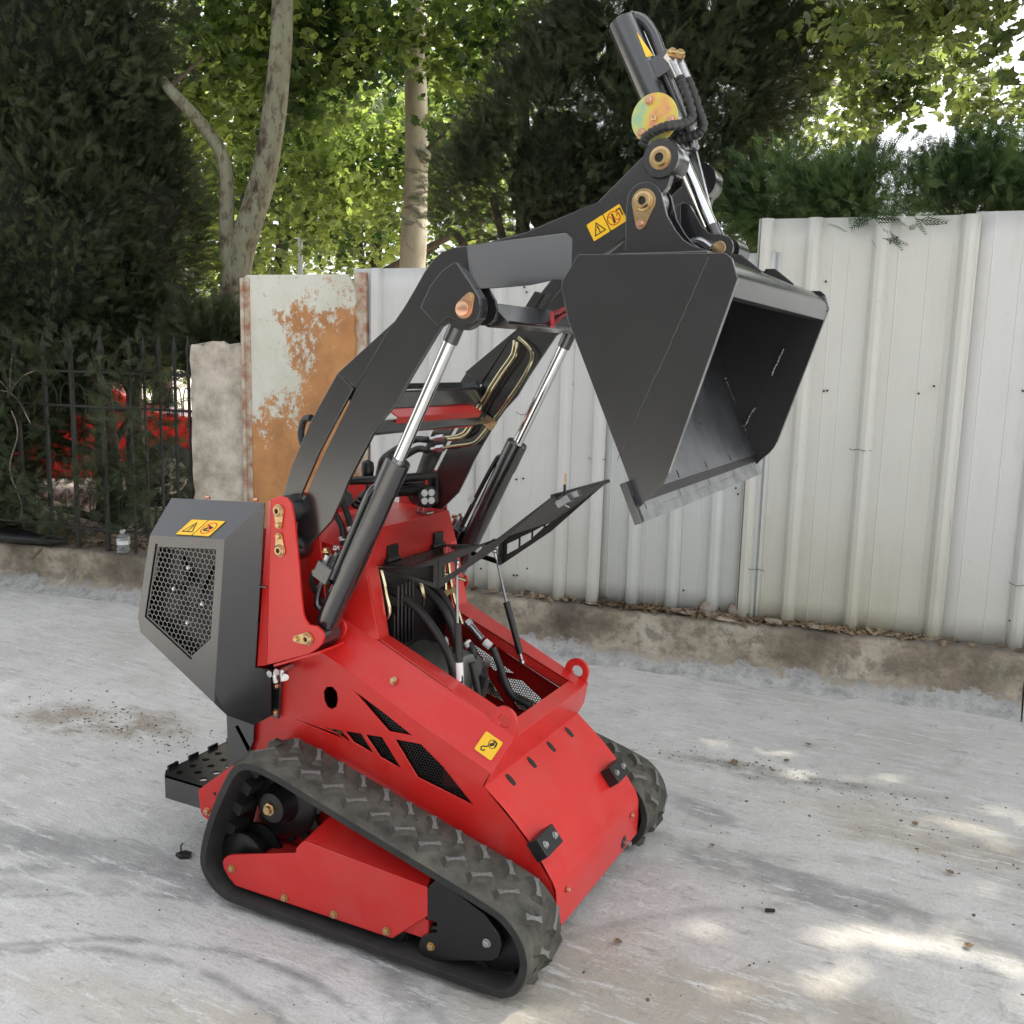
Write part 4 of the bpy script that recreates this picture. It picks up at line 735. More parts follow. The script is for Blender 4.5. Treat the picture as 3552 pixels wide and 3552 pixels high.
for a, m_, b, s in (((.108, .17, .998), (.151, .175, .835), (.210, .183, .642), 1), ((.163, -.165, 1.028), (.173, -.170, .850), (.191, -.178, .645), -1)):
    a, m_, b = map(Vector, (a, m_, b)); dn = (b - a).normalized()
    mb = MB(); mb.cyl(m_, b - dn * .03, .0105, 18, .001); st = mb.build('gas_strut', 'black', L)
    mb = MB(); mb.cyl(a + dn * .02, m_, .0045, 12); mb.build('strut_rod', 'steel', st)
    mb = MB(); mb.cyl(a, a + dn * .028, .006, 12); mb.lathe(a - dn * .006, a + dn * .008, [(0, .006), (.004, .009), (.010, .009), (.014, .006)], 14); mb.lathe(b - dn * .03, b, [(0, .005), (.02, .005), (.022, .009), (.032, .009), (.036, .005)], 14); mb.build('ball_end', 'zinc', st)
    mb = MB(); p = m_.lerp(b, .55); q2 = m_.lerp(b, .88); mb.cyl(p, q2, .0109, 18) if s < 0 else mb.cyl(p, p + dn * .001, .0106, 18); mb.build('strut_label', 'white' if s < 0 else 'black', st)
# ---------------------------------------------------------------- engine bay contents
mb = MB(); mb.lathe((-.09, .02, .60), (.14, -.02, .60), [(0, .10), (.012, .112), (.20, .112), (.215, .105), (.222, .08)], 40); mb.build('hydraulic_tank', 'tank', L)
def hose(pts, r=.0115, m='hose', nm='hose', n=12): mb = MB(); mb.tube(pts, r, n); return mb.build(nm, m, L)
hose([(-.105, -.10, .905)] + G['BHOSE1'] + [(.128, -.12, .56)], .0125)
hose(G['BHOSE2'] + [(.09, -.02, .60)], .0125); hose(G['BHOSE3'] + [(.30, .10, .48), (.31, .11, .38)], .0115); hose(G['BHOSE4'] + [(.06, .02, .55)], .0115)
hose([(-.09, .05, .90), (-.02, .05, .87), (.03, .05, .80), (.07, .03, .70)], .011)
hose([(.13, -.12, .66), (.15, -.09, .56), (.20, -.05, .46)], .0115)
hose([(.16, -.06, .70), (.185, -.06, .60), (.20, -.07, .50)], .011)
for a, b in (((.061, .08, .782), (.118, .08, .730)), ((.179, 0, .694), (.168, 0, .642))):
    a, b = Vector(a), Vector(b); mb = MB(); mb.cyl(a, b, .0105, 16, .001); mb.lathe(a, b, [(0, .0135), (.018, .0135)], 6); mb.build('hose_fitting', 'zinc', L)
hose([(.168, 0, .645), (.155, 0, .60), (.13, .0, .54)], .0115)
for p, dv in (((.127, .08, .724), (.02, 0, -.012)), ((.096, .02, .735), (.012, 0, -.014)), ((.150, 0, .612), (-.010, 0, -.018))):
    p = Vector(p); mb = MB(); mb.cyl(p, p + Vector(dv), .0128, 14); mb.build('hose_tag', 'white', L)
hose(G['BPIPE1'], .0065, 'goldpipe', 'steel_pipe', 10)
hose([(-.04, .10, .95)] + G['BPIPE2'] + [(.02, .10, .72)], .006, 'goldpipe', 'steel_pipe', 10); hose([(-.045, .14, .95)] + G['BPIPE3'] + [(.01, .14, .75)], .006, 'goldpipe', 'steel_pipe', 10)
hose([(.0, -.10, .94), (.012, -.10, .90), (.0, -.08, .86)], .0055, 'goldpipe', 'steel_pipe', 10); hose([(.02, -.03, .955), (.05, .02, .935), (.07, .05, .92)], .0055, 'goldpipe', 'steel_pipe', 10)
mb = MB(); mb.box((-.045, .07, .850), (-.02, .16, .868)); mb.build('pipe_clamp', 'gold', L)
mb = MB(); mb.box((-.11, -.16, .72), (-.05, -.06, .84)); [mb.cyl((-.045, -.15 + .02 * k, .74), (-.045, -.15 + .02 * k, .93), .0045, 8) for k in range(5)]; mb.build('control_valve', 'black', L, bevel=.003)
mb = MB(); mb.box((.20, -.20, .13), (.48, .20, .22)); mb.build('pump', 'black', L, bevel=.01)
# ---------------------------------------------------------------- operator controls
mb = MB(); mb.lathe((-.198, -.09, 1.215), (-.198, -.09, 1.285), [(0, .010), (.012, .016), (.05, .0205), (.066, .017), (.072, .007)], 18); mb.cyl((-.198, -.09, 1.19), (-.198, -.09, 1.22), .006, 10); mb.lathe((-.212, -.09, 1.140), (-.198, -.09, 1.20), [(0, .040), (.010, .042), (.014, .030), (.022, .033), (.026, .024), (.034, .026), (.055, .010)], 18); mb.build('joystick', 'black', L)
mb = MB(); mb.tube([(-.30, -.16, 1.222), (-.26, -.165, 1.226), (-.15, -.10, 1.232), (-.13, .02, 1.228), (-.12, .17, 1.222)], .013, 12); mb.tube([(-.26, -.16, 1.22), (-.26, -.16, 1.15)], .012, 10, 1); mb.tube([(-.12, .17, 1.222), (-.13, .19, 1.13)], .012, 10, 1); mb.build('grab_bar', 'black', L)
mb = MB(); mb.tube([(-.15, -.02, 1.185), (-.10, .10, 1.185)], .016, 12, 1); mb.tube([(-.20, .02, 1.20), (-.16, .16, 1.20)], .014, 12, 1); mb.build('hand_grip', 'black', L)
mb = MB(); mb.lathe((-.27, -.12, 1.165), (-.23, -.15, 1.170), [(0, .02), (.02, .028), (.04, .022)], 16); mb.build('knob', 'black', L)
c, dl = Vector((-.092, .075, 1.166)), Vector((.86, -.44, .02)).normalized()
mb = MB(); mb.lathe(c - dl * .075, c + dl * .02, [(0, .020), (.01, .030), (.02, .033), (.022, .028), (.030, .028), (.032, .034), (.040, .034), (.042, .030), (.050, .030), (.052, .036), (.085, .036), (.086, .030)], 28); lp = mb.build('work_lamp', 'black', L)
mb = MB(); mb.cyl(c + dl * .006, c + dl * .0125, .030, 24); mb.build('lens', 'leddisc', lp)
a1 = dl.cross(Vector((0, 0, 1))).normalized(); b1 = a1.cross(dl)
for i in (-1, 1):
    for j in (-1, 1): mb = MB(); e = c + dl * .0122 + a1 * .0125 * i + b1 * .0125 * j; mb.lathe(e, e + dl, [(0, .0115), (.003, .0105), (.0032, .004)], 14); mb.build('led', 'white', lp)
mb = MB(); mb.box((-.112, .055, 1.112), (-.075, .095, 1.117)); mb.box((-.115, .055, 1.112), (-.111, .060, 1.150)); mb.box((-.115, .09, 1.112), (-.111, .095, 1.150)); mb.build('lamp_foot', 'zinc', lp)
for pts in ([(-.225, -.20, 1.19), (-.20, -.20, 1.15), (-.182, -.205, 1.117), (-.172, -.21, 1.09), (-.182, -.215, 1.04), (-.19, -.22, .98)], [(-.245, -.21, 1.15), (-.215, -.215, 1.12), (-.198, -.22, 1.098), (-.194, -.22, 1.06), (-.194, -.225, 1.0), (-.205, -.23, .93)]):
    hose(pts, .0095)
    p = Vector(pts[3]); mb = MB(); mb.cyl(p + Vector((-.004, 0, .012)), p, .0105, 14); mb.build('hose_tag', 'white', L)
    mb = MB(); p = Vector(pts[4]); mb.cyl(p + Vector((.003, 0, .02)), p + Vector((-.004, 0, -.028)), .0105, 14); mb.build('hose_fitting', 'zinc', L)
mb = MB()
for x, z in ((-.325, .680), (-.298, .690)):
    mb.cyl((x, -.335, z), (x, -.40, z - .002), .011, 6); mb.cyl((x + .006, -.385, z + .002), (x + .012, -.385, z - .03), .009, 12)
mb.cyl((-.29, -.37, .675), (-.265, -.40, .678), .010, 12); mb.build('grease_fittings', 'zinc', L)
mb = MB(); p = Vector((-.050, .288, 1.135)); mb.obox(p, (.008, 0, -.006), (.007, 0, .011), (0, .001, 0)); mb.build('tag', 'white', L)
# ---------------------------------------------------------------- stickers
def frame(o, ux, uy):
    o, ux, uy = Vector(o), Vector(ux), Vector(uy); n = ux.cross(uy).normalized()
    return (lambda a, b, k=0: o + ux * a + uy * b + n * k), n
def rrect(f, x0, y0, x1, y1, r, k, sc=1):
    out = []
    for cx, cy, a0 in ((x1 - r, y1 - r, 0), (x0 + r, y1 - r, 90), (x0 + r, y0 + r, 180), (x1 - r, y0 + r, 270)):
        out += [f(cx + r * math.cos(math.radians(a0 + t)), cy + r * math.sin(math.radians(a0 + t)), k) for t in (0, 30, 60, 90)]
    return out
def stroke(mb, f, pts, wd, k, th):
    for (ax_, ay), (bx, by) in zip(pts, pts[1:]):
        dx, dy = bx - ax_, by - ay; l = math.hypot(dx, dy); px, py = -dy / l * wd / 2, dx / l * wd / 2
        ex, ey = dx / l * wd * .3, dy / l * wd * .3
        mb.poly([f(ax_ + px - ex, ay + py - ey, k), f(bx + px + ex, by + py + ey, k), f(bx - px + ex, by - py + ey, k), f(ax_ - px - ex, ay - py - ey, k)], th)
def warn_sticker(o, ux, uy, kind, parent):
    """unit coordinates: width 2, height 1"""
    f, n = frame(o, ux, uy)
    mb = MB(); mb.poly(rrect(f, 0, 0, .985, 1, .08, .0012), n * -.001); mb.poly(rrect(f, 1.015, 0, 2, 1, .08, .0012), n * -.001); st = mb.build('warning_sticker', 'yellow', parent)
    mb = MB(); k = .0016; th = n * -.0003
    stroke(mb, f, [(.2, .22), (.8, .22), (.5, .8), (.2, .22)], .055, k, th); stroke(mb, f, [(.5, .62), (.5, .40)], .07, k, th); stroke(mb, f, [(.5, .33), (.5, .28)], .07, k, th)
    stroke(mb, f, [(.0, .0), (.985, 0), (.985, 1), (0, 1), (0, 0)], .012, k, th)
    stroke(mb, f, [(1.015, .0), (2, 0), (2, 1), (1.015, 1), (1.015, 0)], .012, k, th)
    if kind == 'arm':
        stroke(mb, f, [(1.38, .28), (1.40, .55), (1.44, .55)], .12, k, th); stroke(mb, f, [(1.42, .66), (1.42, .72)], .10, k, th)
        stroke(mb, f, [(1.62, .30), (1.72, .30), (1.76, .55), (1.66, .62), (1.60, .50)], .03, k, th); stroke(mb, f, [(1.78, .78), (1.90, .80), (1.90, .40)], .07, k, th); stroke(mb, f, [(1.66, .70), (1.74, .84)], .05, k, th)
    else:
        stroke(mb, f, [(1.32, .40), (1.50, .56), (1.66, .50)], .14, k, th); stroke(mb, f, [(1.36, .66), (1.52, .52)], .10, k, th); stroke(mb, f, [(1.40, .34), (1.60, .34)], .07, k, th)
    mb.build('black_print', 'stkblack', st, smooth=0)
    mb = MB(); c = (1.42, .50) if kind == 'arm' else (1.50, .50); R = .34
    stroke(mb, f, [(c[0] + R * math.cos(t * math.pi / 12), c[1] + R * math.sin(t * math.pi / 12)) for t in range(25)], .05, .0018, n * -.0003); stroke(mb, f, [(c[0] - .24, c[1] + .24), (c[0] + .24, c[1] - .24)], .05, .0018, n * -.0003); mb.build('red_print', 'stkred', st, smooth=0)
SA = [Vector(p) for p in G['STICKER_ARM']]
o = Vector((.560, -.1885, 1.897)); ux = Vector((.647 - .560, 0, 1.943 - 1.895)) * .5; uy = Vector((.537 - .560, 0, 1.936 - 1.895))
warn_sticker(o, ux, uy, 'arm', L)
bl = lambda a, b: Vector(TL).lerp(Vector(TR_), a).lerp(Vector(Tr).lerp(Vector(Tf), a), b) * 1
def mirr(v): return Vector((v.x, -v.y, v.z))
o = mirr(bl(.335, .05)); ux = (mirr(bl(.78, .05)) - o) * .5; uy = (mirr(bl(.40, .46)) - o)
warn_sticker(o + (ux.cross(uy)).normalized() * .001, ux, uy, 'hood', L)
n_sh = Vector((0, -.86, .5)); a_, b_ = Vector((.318, -.318, .520)), Vector((.318, -.270, .596))
al = Vector((.24, 0, -.102)).normalized()
p0_, p1_, p2_ = Vector((-.111, -.318, .708)), Vector((.372, -.318, .495)), Vector((.327, -.27, .592)); al = (p1_ - p0_).normalized(); nn_ = al.cross(p2_ - p0_).normalized(); vv = nn_.cross(al)
cc = p0_ + al * .478 + vv * .056; f, n = frame(cc - al * .029 - vv * .029 + nn_ * .002, al * .058, vv * .058)
mb = MB(); mb.poly(rrect(f, 0, 0, 1, 1, .08, .004), n * -.002); st = mb.build('lifting_point_sticker', 'yellow', L)
mb = MB(); k = .0045; th = n * -.0004
stroke(mb, f, [(.62 + .2 * math.cos(t * math.pi / 8), .66 + .2 * math.sin(t * math.pi / 8)) for t in range(17)], .03, k, th); stroke(mb, f, [(.55, .58), (.66, .70)], .14, k, th); stroke(mb, f, [(.58, .80), (.78, .80), (.78, .62)], .06, k, th)
stroke(mb, f, [(.5, .5), (.40, .38), (.30, .36), (.24, .26), (.30, .16), (.42, .18), (.44, .26)], .055, k, th); mb.build('black_print', 'stkblack', st, smooth=0)
mb = MB(); B, T = Vector((-.168, -.352, .812)), Vector((.285, -.352, 1.727)); ax = (T - B).normalized(); nn = Vector((-.50, -.80, .3)); nn = (nn - ax * nn.dot(ax)).normalized(); sd_ = ax.cross(nn)
c = B + ax * .35 + nn * .0312; mb.obox(c, ax * .036, sd_ * .006, nn * .0006); mb.build('sticker', 'yellow', L)
c = Vector((.538, 0, 2.472)) + Vector((.291, 0, -.577)).normalized() * .10; nn = Vector((.75, -.60, .35)).normalized(); a2 = Vector((.291, 0, -.577)).normalized(); nn = (nn - a2 * nn.dot(a2)).normalized(); s2 = a2.cross(nn)
mb = MB(); mb.poly([c + nn * .0404 - a2 * .04 + s2 * .008, c + nn * .0404 + a2 * .03 + s2 * .012, c + nn * .0404 + a2 * .03 - s2 * .012], nn * -.001); mb.build('sticker', 'yellow', L)
# ================================================================ SETTING
def ground_mat():
    m, nt, b = newmat('pale_concrete')
    f1 = noise(nt, .9, 8, .62); f2 = noise(nt, 5, 8, .65); f3 = noise(nt, 45, 6, .6); fs = noise(nt, 2.2, 10, .74, sx=(.35, 1.6, 1))
    base = ramp(nt, f1, [(.30, (.49, .48, .46)), (.46, (.615, .605, .59)), (.70, (.69, .68, .665))])
    base = mix(nt, ramp(nt, f2, [(.42, (0, 0, 0)), (.72, (.45, .45, .45))]), base, (.40, .395, .38), 'MIX')
    base = mix(nt, ramp(nt, fs, [(.56, (0, 0, 0)), (.70, (.6, .6, .6))]), base, (.30, .30, .295))
    tc = N(nt, 'ShaderNodeTexCoord'); sp = N(nt, 'ShaderNodeSeparateXYZ'); nt.links.new(tc.outputs['Object'], sp.inputs[0])
    wob = noise(nt, 3.5, 5, .6)
    def dist(cx, cy, sx=1, sy=1, rot=0):
        c, s = math.cos(rot), math.sin(rot)
        dx = math_(nt, 'SUBTRACT', sp.outputs[0], cx); dy = math_(nt, 'SUBTRACT', sp.outputs[1], cy)
        u = math_(nt, 'ADD', math_(nt, 'MULTIPLY', dx, c / sx), math_(nt, 'MULTIPLY', dy, s / sx)); v = math_(nt, 'ADD', math_(nt, 'MULTIPLY', dx, -s / sy), math_(nt, 'MULTIPLY', dy, c / sy))
        return math_(nt, 'SQRT', math_(nt, 'ADD', math_(nt, 'MULTIPLY', u, u), math_(nt, 'MULTIPLY', v, v)))
    def blob(cx, cy, sx, sy, rot, col, amt, base, nz, lo=.35):
        dd = math_(nt, 'ADD', dist(cx, cy, sx, sy, rot), math_(nt, 'MULTIPLY', math_(nt, 'SUBTRACT', wob, .5), 1.6))
        k = ramp(nt, dd, [(.55, (1, 1, 1)), (1.0, (0, 0, 0))]); k2 = ramp(nt, nz, [(lo, (0, 0, 0)), (lo + .22, (amt, amt, amt))])
        return mix(nt, mix(nt, 1.0, k, k2, 'MULTIPLY'), base, col)
    base = blob(-1.85, .28, .55, .22, .35, (.27, .215, .15), .75, base, f2)       # earth smear on the left
    base = blob(-1.0, -.50, .50, .10, .20, (.24, .24, .24), .8, base, f1, .3)      # dark wiped band
    base = blob(-1.35, -.62, .45, .12, .25, (.27, .27, .27), .8, base, f2, .3)
    base = blob(1.15, .42, .75, .12, -.12, (.25, .25, .25), .75, base, f2, .3)     # tyre rubbed stretch on the right
    base = blob(.62, .78, .34, .07, -.30, (.26, .26, .26), .7, base, f2, .3)
    base = blob(.80, 1.22, .60, .09, .10, (.23, .215, .18), .8, base, f2, .36)
    base = blob(1.5, .93, .50, .10, .12, (.30, .25, .19), .75, base, f2, .36)
    base = blob(1.35, 1.0, .5, .25, 0, (.50, .46, .39), .7, base, f1, .3)
    base = blob(.85, -.35, .75, .35, .3, (.44, .40, .34), .9, base, f1, .25)        # sandy tone by the near track
    base = blob(-.1, -.95, .55, .12, .2, (.50, .46, .36), .6, base, f1, .3)
    for cx, cy, R, w_, a in ((-.05, -1.75, 1.06, .022, 1), (-.20, -1.70, .90, .025, .9), (-.25, -1.62, 1.12, .06, .6), (-.15, -1.75, 1.24, .02, .8), (-.3, -1.9, 1.45, .05, .7), (1.9, -1.1, 1.62, .03, .45), (1.9, -1.1, 1.9, .05, .35)):
        dd = math_(nt, 'ABSOLUTE', math_(nt, 'SUBTRACT', math_(nt, 'ADD', dist(cx, cy), math_(nt, 'MULTIPLY', wob, .06)), R + .03))
        k = ramp(nt, math_(nt, 'DIVIDE', dd, w_), [(.2, (1, 1, 1)), (1.0, (0, 0, 0))])
        k2 = ramp(nt, f2, [(.36, (0, 0, 0)), (.60, (a, a, a))]); base = mix(nt, mix(nt, 1.0, k, k2, 'MULTIPLY'), base, (.25, .25, .25))
    # specks and scuffs
    base = mix(nt, ramp(nt, noise(nt, 60, 3, .6), [(.66, (0, 0, 0)), (.74, (.55, .55, .55))]), base, (.22, .21, .19))
    base = mix(nt, ramp(nt, noise(nt, 16, 8, .8, sx=(.45, 1.8, 1)), [(.545, (0, 0, 0)), (.64, (.75, .75, .75))]), base, (.29, .285, .275))
    base = mix(nt, ramp(nt, noise(nt, 7, 10, .82, sx=(1.6, .5, 1)), [(.57, (0, 0, 0)), (.65, (.55, .55, .55))]), base, (.34, .34, .335))
    base = mix(nt, ramp(nt, noise(nt, 10, 10, .85, sx=(.4, 2.2, 1)), [(.40, (.9, .9, .9)), (.47, (0, 0, 0))]), base, (.72, .725, .72))
    base = mix(nt, ramp(nt, noise(nt, 110, 3, .6), [(.35, (.30, .30, .30)), (.55, (0, 0, 0))]), base, (.36, .355, .34))
    vo = N(nt, 'ShaderNodeTexVoronoi', feature='DISTANCE_TO_EDGE', Scale=.55); nt.links.new(tc.outputs['Object'], vo.inputs['Vector'])
    mpv = N(nt, 'ShaderNodeVectorMath', operation='ADD'); nzc = N(nt, 'ShaderNodeTexNoise', Scale=3, Detail=5); nt.links.new(tc.outputs['Object'], nzc.inputs['Vector']); nt.links.new(tc.outputs['Object'], mpv.inputs[0]); nt.links.new(nzc.outputs['Color'], mpv.inputs[1]); nt.links.new(mpv.outputs[0], vo.inputs['Vector'])
    ck = ramp(nt, vo.outputs['Distance'], [(.0, (.45, .45, .45)), (.0016, (0, 0, 0))]); ck = mix(nt, 1.0, ck, ramp(nt, f1, [(.56, (0, 0, 0)), (.62, (1, 1, 1))]), 'MULTIPLY')
    base = mix(nt, ck, base, (.22, .22, .21))
    nt.links.new(base, b.inputs['Base Color']); nt.links.new(math_(nt, 'MULTIPLY_ADD', f2, .3, .62), b.inputs['Roughness'])
    h = math_(nt, 'ADD', math_(nt, 'MULTIPLY', f3, .35), math_(nt, 'ADD', math_(nt, 'MULTIPLY', f2, .8), math_(nt, 'MULTIPLY', noise(nt, 18, 8, .75, sx=(.6, 1.4, 1)), .6)))
    bump(nt, b, h, 1.0, .020); return m
MAT['ground'] = ground_mat()
def wallmat():
    m, nt, b = newmat('weathered_kerb_concrete')
    f1 = noise(nt, 2.2, 8, .65); f2 = noise(nt, 14, 8, .7)
    c = ramp(nt, f1, [(.34, (.10, .08, .058)), (.44, (.23, .19, .14)), (.54, (.36, .31, .24)), (.66, (.47, .43, .35))])
    c = mix(nt, ramp(nt, f2, [(.42, (.65, .65, .65)), (.53, (0, 0, 0))]), c, (.15, .13, .105))
    c = mix(nt, ramp(nt, noise(nt, 3.1, 5, .6), [(.60, (0, 0, 0)), (.72, (.5, .5, .5))]), c, (.12, .14, .095))
    tc = N(nt, 'ShaderNodeTexCoord'); sp = N(nt, 'ShaderNodeSeparateXYZ'); nt.links.new(tc.outputs['Object'], sp.inputs[0])
    z = math_(nt, 'ADD', sp.outputs[2], math_(nt, 'MULTIPLY', math_(nt, 'SUBTRACT', f1, .5), .22))
    low = ramp(nt, math_(nt, 'ADD', z, math_(nt, 'MULTIPLY', math_(nt, 'SUBTRACT', f2, .5), .25)), [(.05, (1, 1, 1)), (.075, (0, 0, 0))]); c = mix(nt, low, c, ramp(nt, f2, [(.35, (.26, .26, .255)), (.6, (.48, .48, .47))]))
    c = mix(nt, ramp(nt, math_(nt, 'SUBTRACT', sp.outputs[2], .262), [(.0, (0, 0, 0)), (.02, (.6, .6, .6))]), c, (.11, .10, .085))
    nt.links.new(c, b.inputs['Base Color']); b.inputs['Roughness'].default_value = .92
    bump(nt, b, math_(nt, 'ADD', math_(nt, 'MULTIPLY', f2, .7), noise(nt, 60, 6, .7)), .8, .012); return m
MAT['kerb'] = wallmat()
def fencemat(name, tint, dirt):
    m, nt, b = newmat(name)
    f1 = noise(nt, 1.6, 7, .6); f2 = noise(nt, 7, 8, .7, sx=(2.2, 2.2, .35)); f3 = noise(nt, 26, 5, .6)
    c = ramp(nt, f1, [(.30, tuple(t * .93 for t in tint)), (.7, tint)])
    c = mix(nt, ramp(nt, f2, [(.50, (0, 0, 0)), (.70, (.45, .45, .45))]), c, (.46, .45, .38))
    tc = N(nt, 'ShaderNodeTexCoord'); sp = N(nt, 'ShaderNodeSeparateXYZ'); nt.links.new(tc.outputs['Object'], sp.inputs[0])
    z = math_(nt, 'ADD', sp.outputs[2], math_(nt, 'MULTIPLY', math_(nt, 'SUBTRACT', f2, .5), .9))
    low = ramp(nt, z, [(.35, (dirt, dirt, dirt)), (1.25, (0, 0, 0))]); c = mix(nt, mix(nt, 1.0, low, ramp(nt, f1, [(.3, (.3, .3, .3)), (.6, (1, 1, 1))]), 'MULTIPLY'), c, (.40, .39, .30))
    c = mix(nt, ramp(nt, noise(nt, 40, 4, .6), [(.70, (0, 0, 0)), (.76, (.45, .45, .45))]), c, (.20, .19, .16))
    c = mix(nt, ramp(nt, noise(nt, 3.3, 6, .7), [(.68, (0, 0, 0)), (.74, (.55, .55, .55))]), c, (.40, .30, .20))
    nt.links.new(c, b.inputs['Base Color']); b.inputs['Roughness'].default_value = .42
    bump(nt, b, math_(nt, 'ADD', noise(nt, 2.5, 3, .5), math_(nt, 'MULTIPLY', f3, .05)), .35, .012); return m
MAT['fencewhite'] = fencemat('white_sheet_steel', (.56, .56, .55), .55); MAT['fencemint'] = fencemat('pale_green_white_sheet_steel', (.51, .535, .53), .45); MAT['fencecream'] = fencemat('cream_white_sheet_steel', (.53, .53, .495), 1.0)
def rustmat():
    m, nt, b = newmat('peeling_painted_panel')
    tc = N(nt, 'ShaderNodeTexCoord'); sp = N(nt, 'ShaderNodeSeparateXYZ'); nt.links.new(tc.outputs['Object'], sp.inputs[0])
    f = noise(nt, 9, 13, .86, sx=(1, 1, .8)); fb = noise(nt, 1.5, 3, .5)
    # paint remains on the upper left, bare orange primer towards the lower right
    g = math_(nt, 'ADD', math_(nt, 'MULTIPLY', math_(nt, 'SUBTRACT', 2.02, sp.outputs[2]), .28), math_(nt, 'MULTIPLY', math_(nt, 'ADD', sp.outputs[0], 2.75), .36))
    g = math_(nt, 'ADD', g, math_(nt, 'MULTIPLY', math_(nt, 'SUBTRACT', f, .5), .85)); g = math_(nt, 'ADD', g, math_(nt, 'MULTIPLY', math_(nt, 'SUBTRACT', fb, .5), .5))
    k = ramp(nt, g, [(.325, (0, 0, 0)), (.335, (1, 1, 1))])
    paint = ramp(nt, noise(nt, 3, 6, .6), [(.35, (.50, .50, .42)), (.6, (.60, .60, .53))]); prim = ramp(nt, noise(nt, 5, 7, .65), [(.3, (.30, .13, .045)), (.6, (.47, .22, .075))])
    c = mix(nt, k, paint, prim)
    fl = ramp(nt, noise(nt, 34, 9, .85), [(.64, (0, 0, 0)), (.67, (1, 1, 1))]); c = mix(nt, mix(nt, 1.0, fl, ramp(nt, noise(nt, 3, 4, .6), [(.4, (0, 0, 0)), (.6, (.9, .9, .9))]), 'MULTIPLY'), c, (.56, .54, .45))
    c = mix(nt, ramp(nt, noise(nt, 50, 4, .6), [(.69, (0, 0, 0)), (.73, (.8, .8, .8))]), c, (.12, .05, .03))
    c = mix(nt, ramp(nt, noise(nt, 22, 8, .8), [(.60, (0, 0, 0)), (.66, (.7, .7, .7))]), c, (.24, .08, .04))
    nt.links.new(c, b.inputs['Base Color']); b.inputs['Roughness'].default_value = .62; bump(nt, b, math_(nt, 'MULTIPLY', k, -1), .4, .002); return m
MAT['rust'] = rustmat()
MAT['rustedge'] = pm('rusty_edge', (.30, .13, .07), (.50, .46, .38), 14, .8, .05, bs=60, bst=.4, bd=.003)
MAT['pillar'] = pm('rough_grey_pillar', (.30, .265, .21), (.54, .49, .42), 9, .92, .04, bs=70, bst=.8, bd=.006)
MAT['iron'] = pm('dark_green_iron', (.004, .006, .005), (.009, .010, .008), 12, .55, .1, bs=120, bst=.3)
MAT['bark'] = None
def barkmat():
    m, nt, b = newmat('plane_bark')
    f = noise(nt, 9, 6, .62, sx=(1, 1, .5)); v = noise(nt, 26, 4, .6, sx=(1, 1, .5))
    c = ramp(nt, f, [(.36, (.035, .028, .018)), (.42, (.12, .10, .065)), (.47, (.17, .165, .115)), (.66, (.22, .22, .155))])
    c = mix(nt, ramp(nt, v, [(.54, (0, 0, 0)), (.60, (.8, .8, .8))]), c, (.085, .07, .045))
    nt.links.new(c, b.inputs['Base Color']); b.inputs['Roughness'].default_value = .85; bump(nt, b, f, .5, .01); return m
MAT['bark'] = barkmat()
MAT['barkpale'] = pm('pale_plane_bark', (.30, .26, .19), (.48, .44, .35), 7, .85, .05, bs=60, bst=.5, bd=.004, sx=(1, 1, .4))
MAT['twig'] = pm('dark_twig', (.05, .04, .028), (.09, .07, .05), 20, .85, .05, bs=100, bst=.3)
def leafmat(name, c1, c2, t1, t2, trans=.55, gloss=.35, ns=1.3, con=2.2):
    m = bpy.data.materials.new(name); m.use_nodes = True; nt = m.node_tree; nt.nodes.clear()
    g = N(nt, 'ShaderNodeNewGeometry'); r = g.outputs['Random Per Island']; cl = noise(nt, ns, 3, .6)
    r = math_(nt, 'ADD', math_(nt, 'MULTIPLY', r, .45), math_(nt, 'MULTIPLY_ADD', math_(nt, 'SUBTRACT', cl, .5), con, .28))
    pr = N(nt, 'ShaderNodeBsdfPrincipled'); pr.inputs['Roughness'].default_value = gloss + .1; pr.inputs['Specular IOR Level'].default_value = .35
    nt.links.new(ramp(nt, r, [(0.1, c1), (.9, c2)]), pr.inputs['Base Color'])
    tr = N(nt, 'ShaderNodeBsdfTranslucent'); nt.links.new(ramp(nt, r, [(.1, t1), (.9, t2)]), tr.inputs[0])
    mx = N(nt, 'ShaderNodeMixShader'); mx.inputs[0].default_value = trans; out = N(nt, 'ShaderNodeOutputMaterial')
    nt.links.new(pr.outputs[0], mx.inputs[1]); nt.links.new(tr.outputs[0], mx.inputs[2]); nt.links.new(mx.outputs[0], out.inputs[0]); return m
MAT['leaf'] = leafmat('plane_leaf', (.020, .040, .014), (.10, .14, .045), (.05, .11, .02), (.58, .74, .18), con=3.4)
MAT['leafshade'] = leafmat('shaded_plane_leaf', (.022, .034, .012), (.075, .085, .032), (.05, .09, .02), (.30, .38, .09), con=3.0)  # darker copy of the plane leaf, shade put into the colour
MAT['leaffar'] = leafmat('far_plane_leaf', (.015, .036, .018), (.14, .19, .06), (.03, .09, .03), (.78, .92, .28), .6, ns=1.3, con=3.6)
MAT['juniper'] = leafmat('juniper_green', (.010, .018, .008), (.078, .10, .050), (.018, .03, .010), (.13, .17, .05), .25, .55, ns=3.6)
MAT['juniperbright'] = leafmat('fresh_juniper_green', (.015, .034, .014), (.10, .165, .06), (.03, .075, .02), (.22, .34, .09), .3, .5, ns=3.0)
MAT['conifercore'] = pm('shaded_core', (.006, .007, .004), (.012, .014, .008), 14, .95, .03, bs=40, bst=.8, bd=.02)  # near-black, shade deep in the junipers put into the colour
MAT['litter'] = leafmat('dry_leaf', (.10, .065, .035), (.30, .22, .14), (.10, .06, .03), (.2, .15, .08), .15, .5)
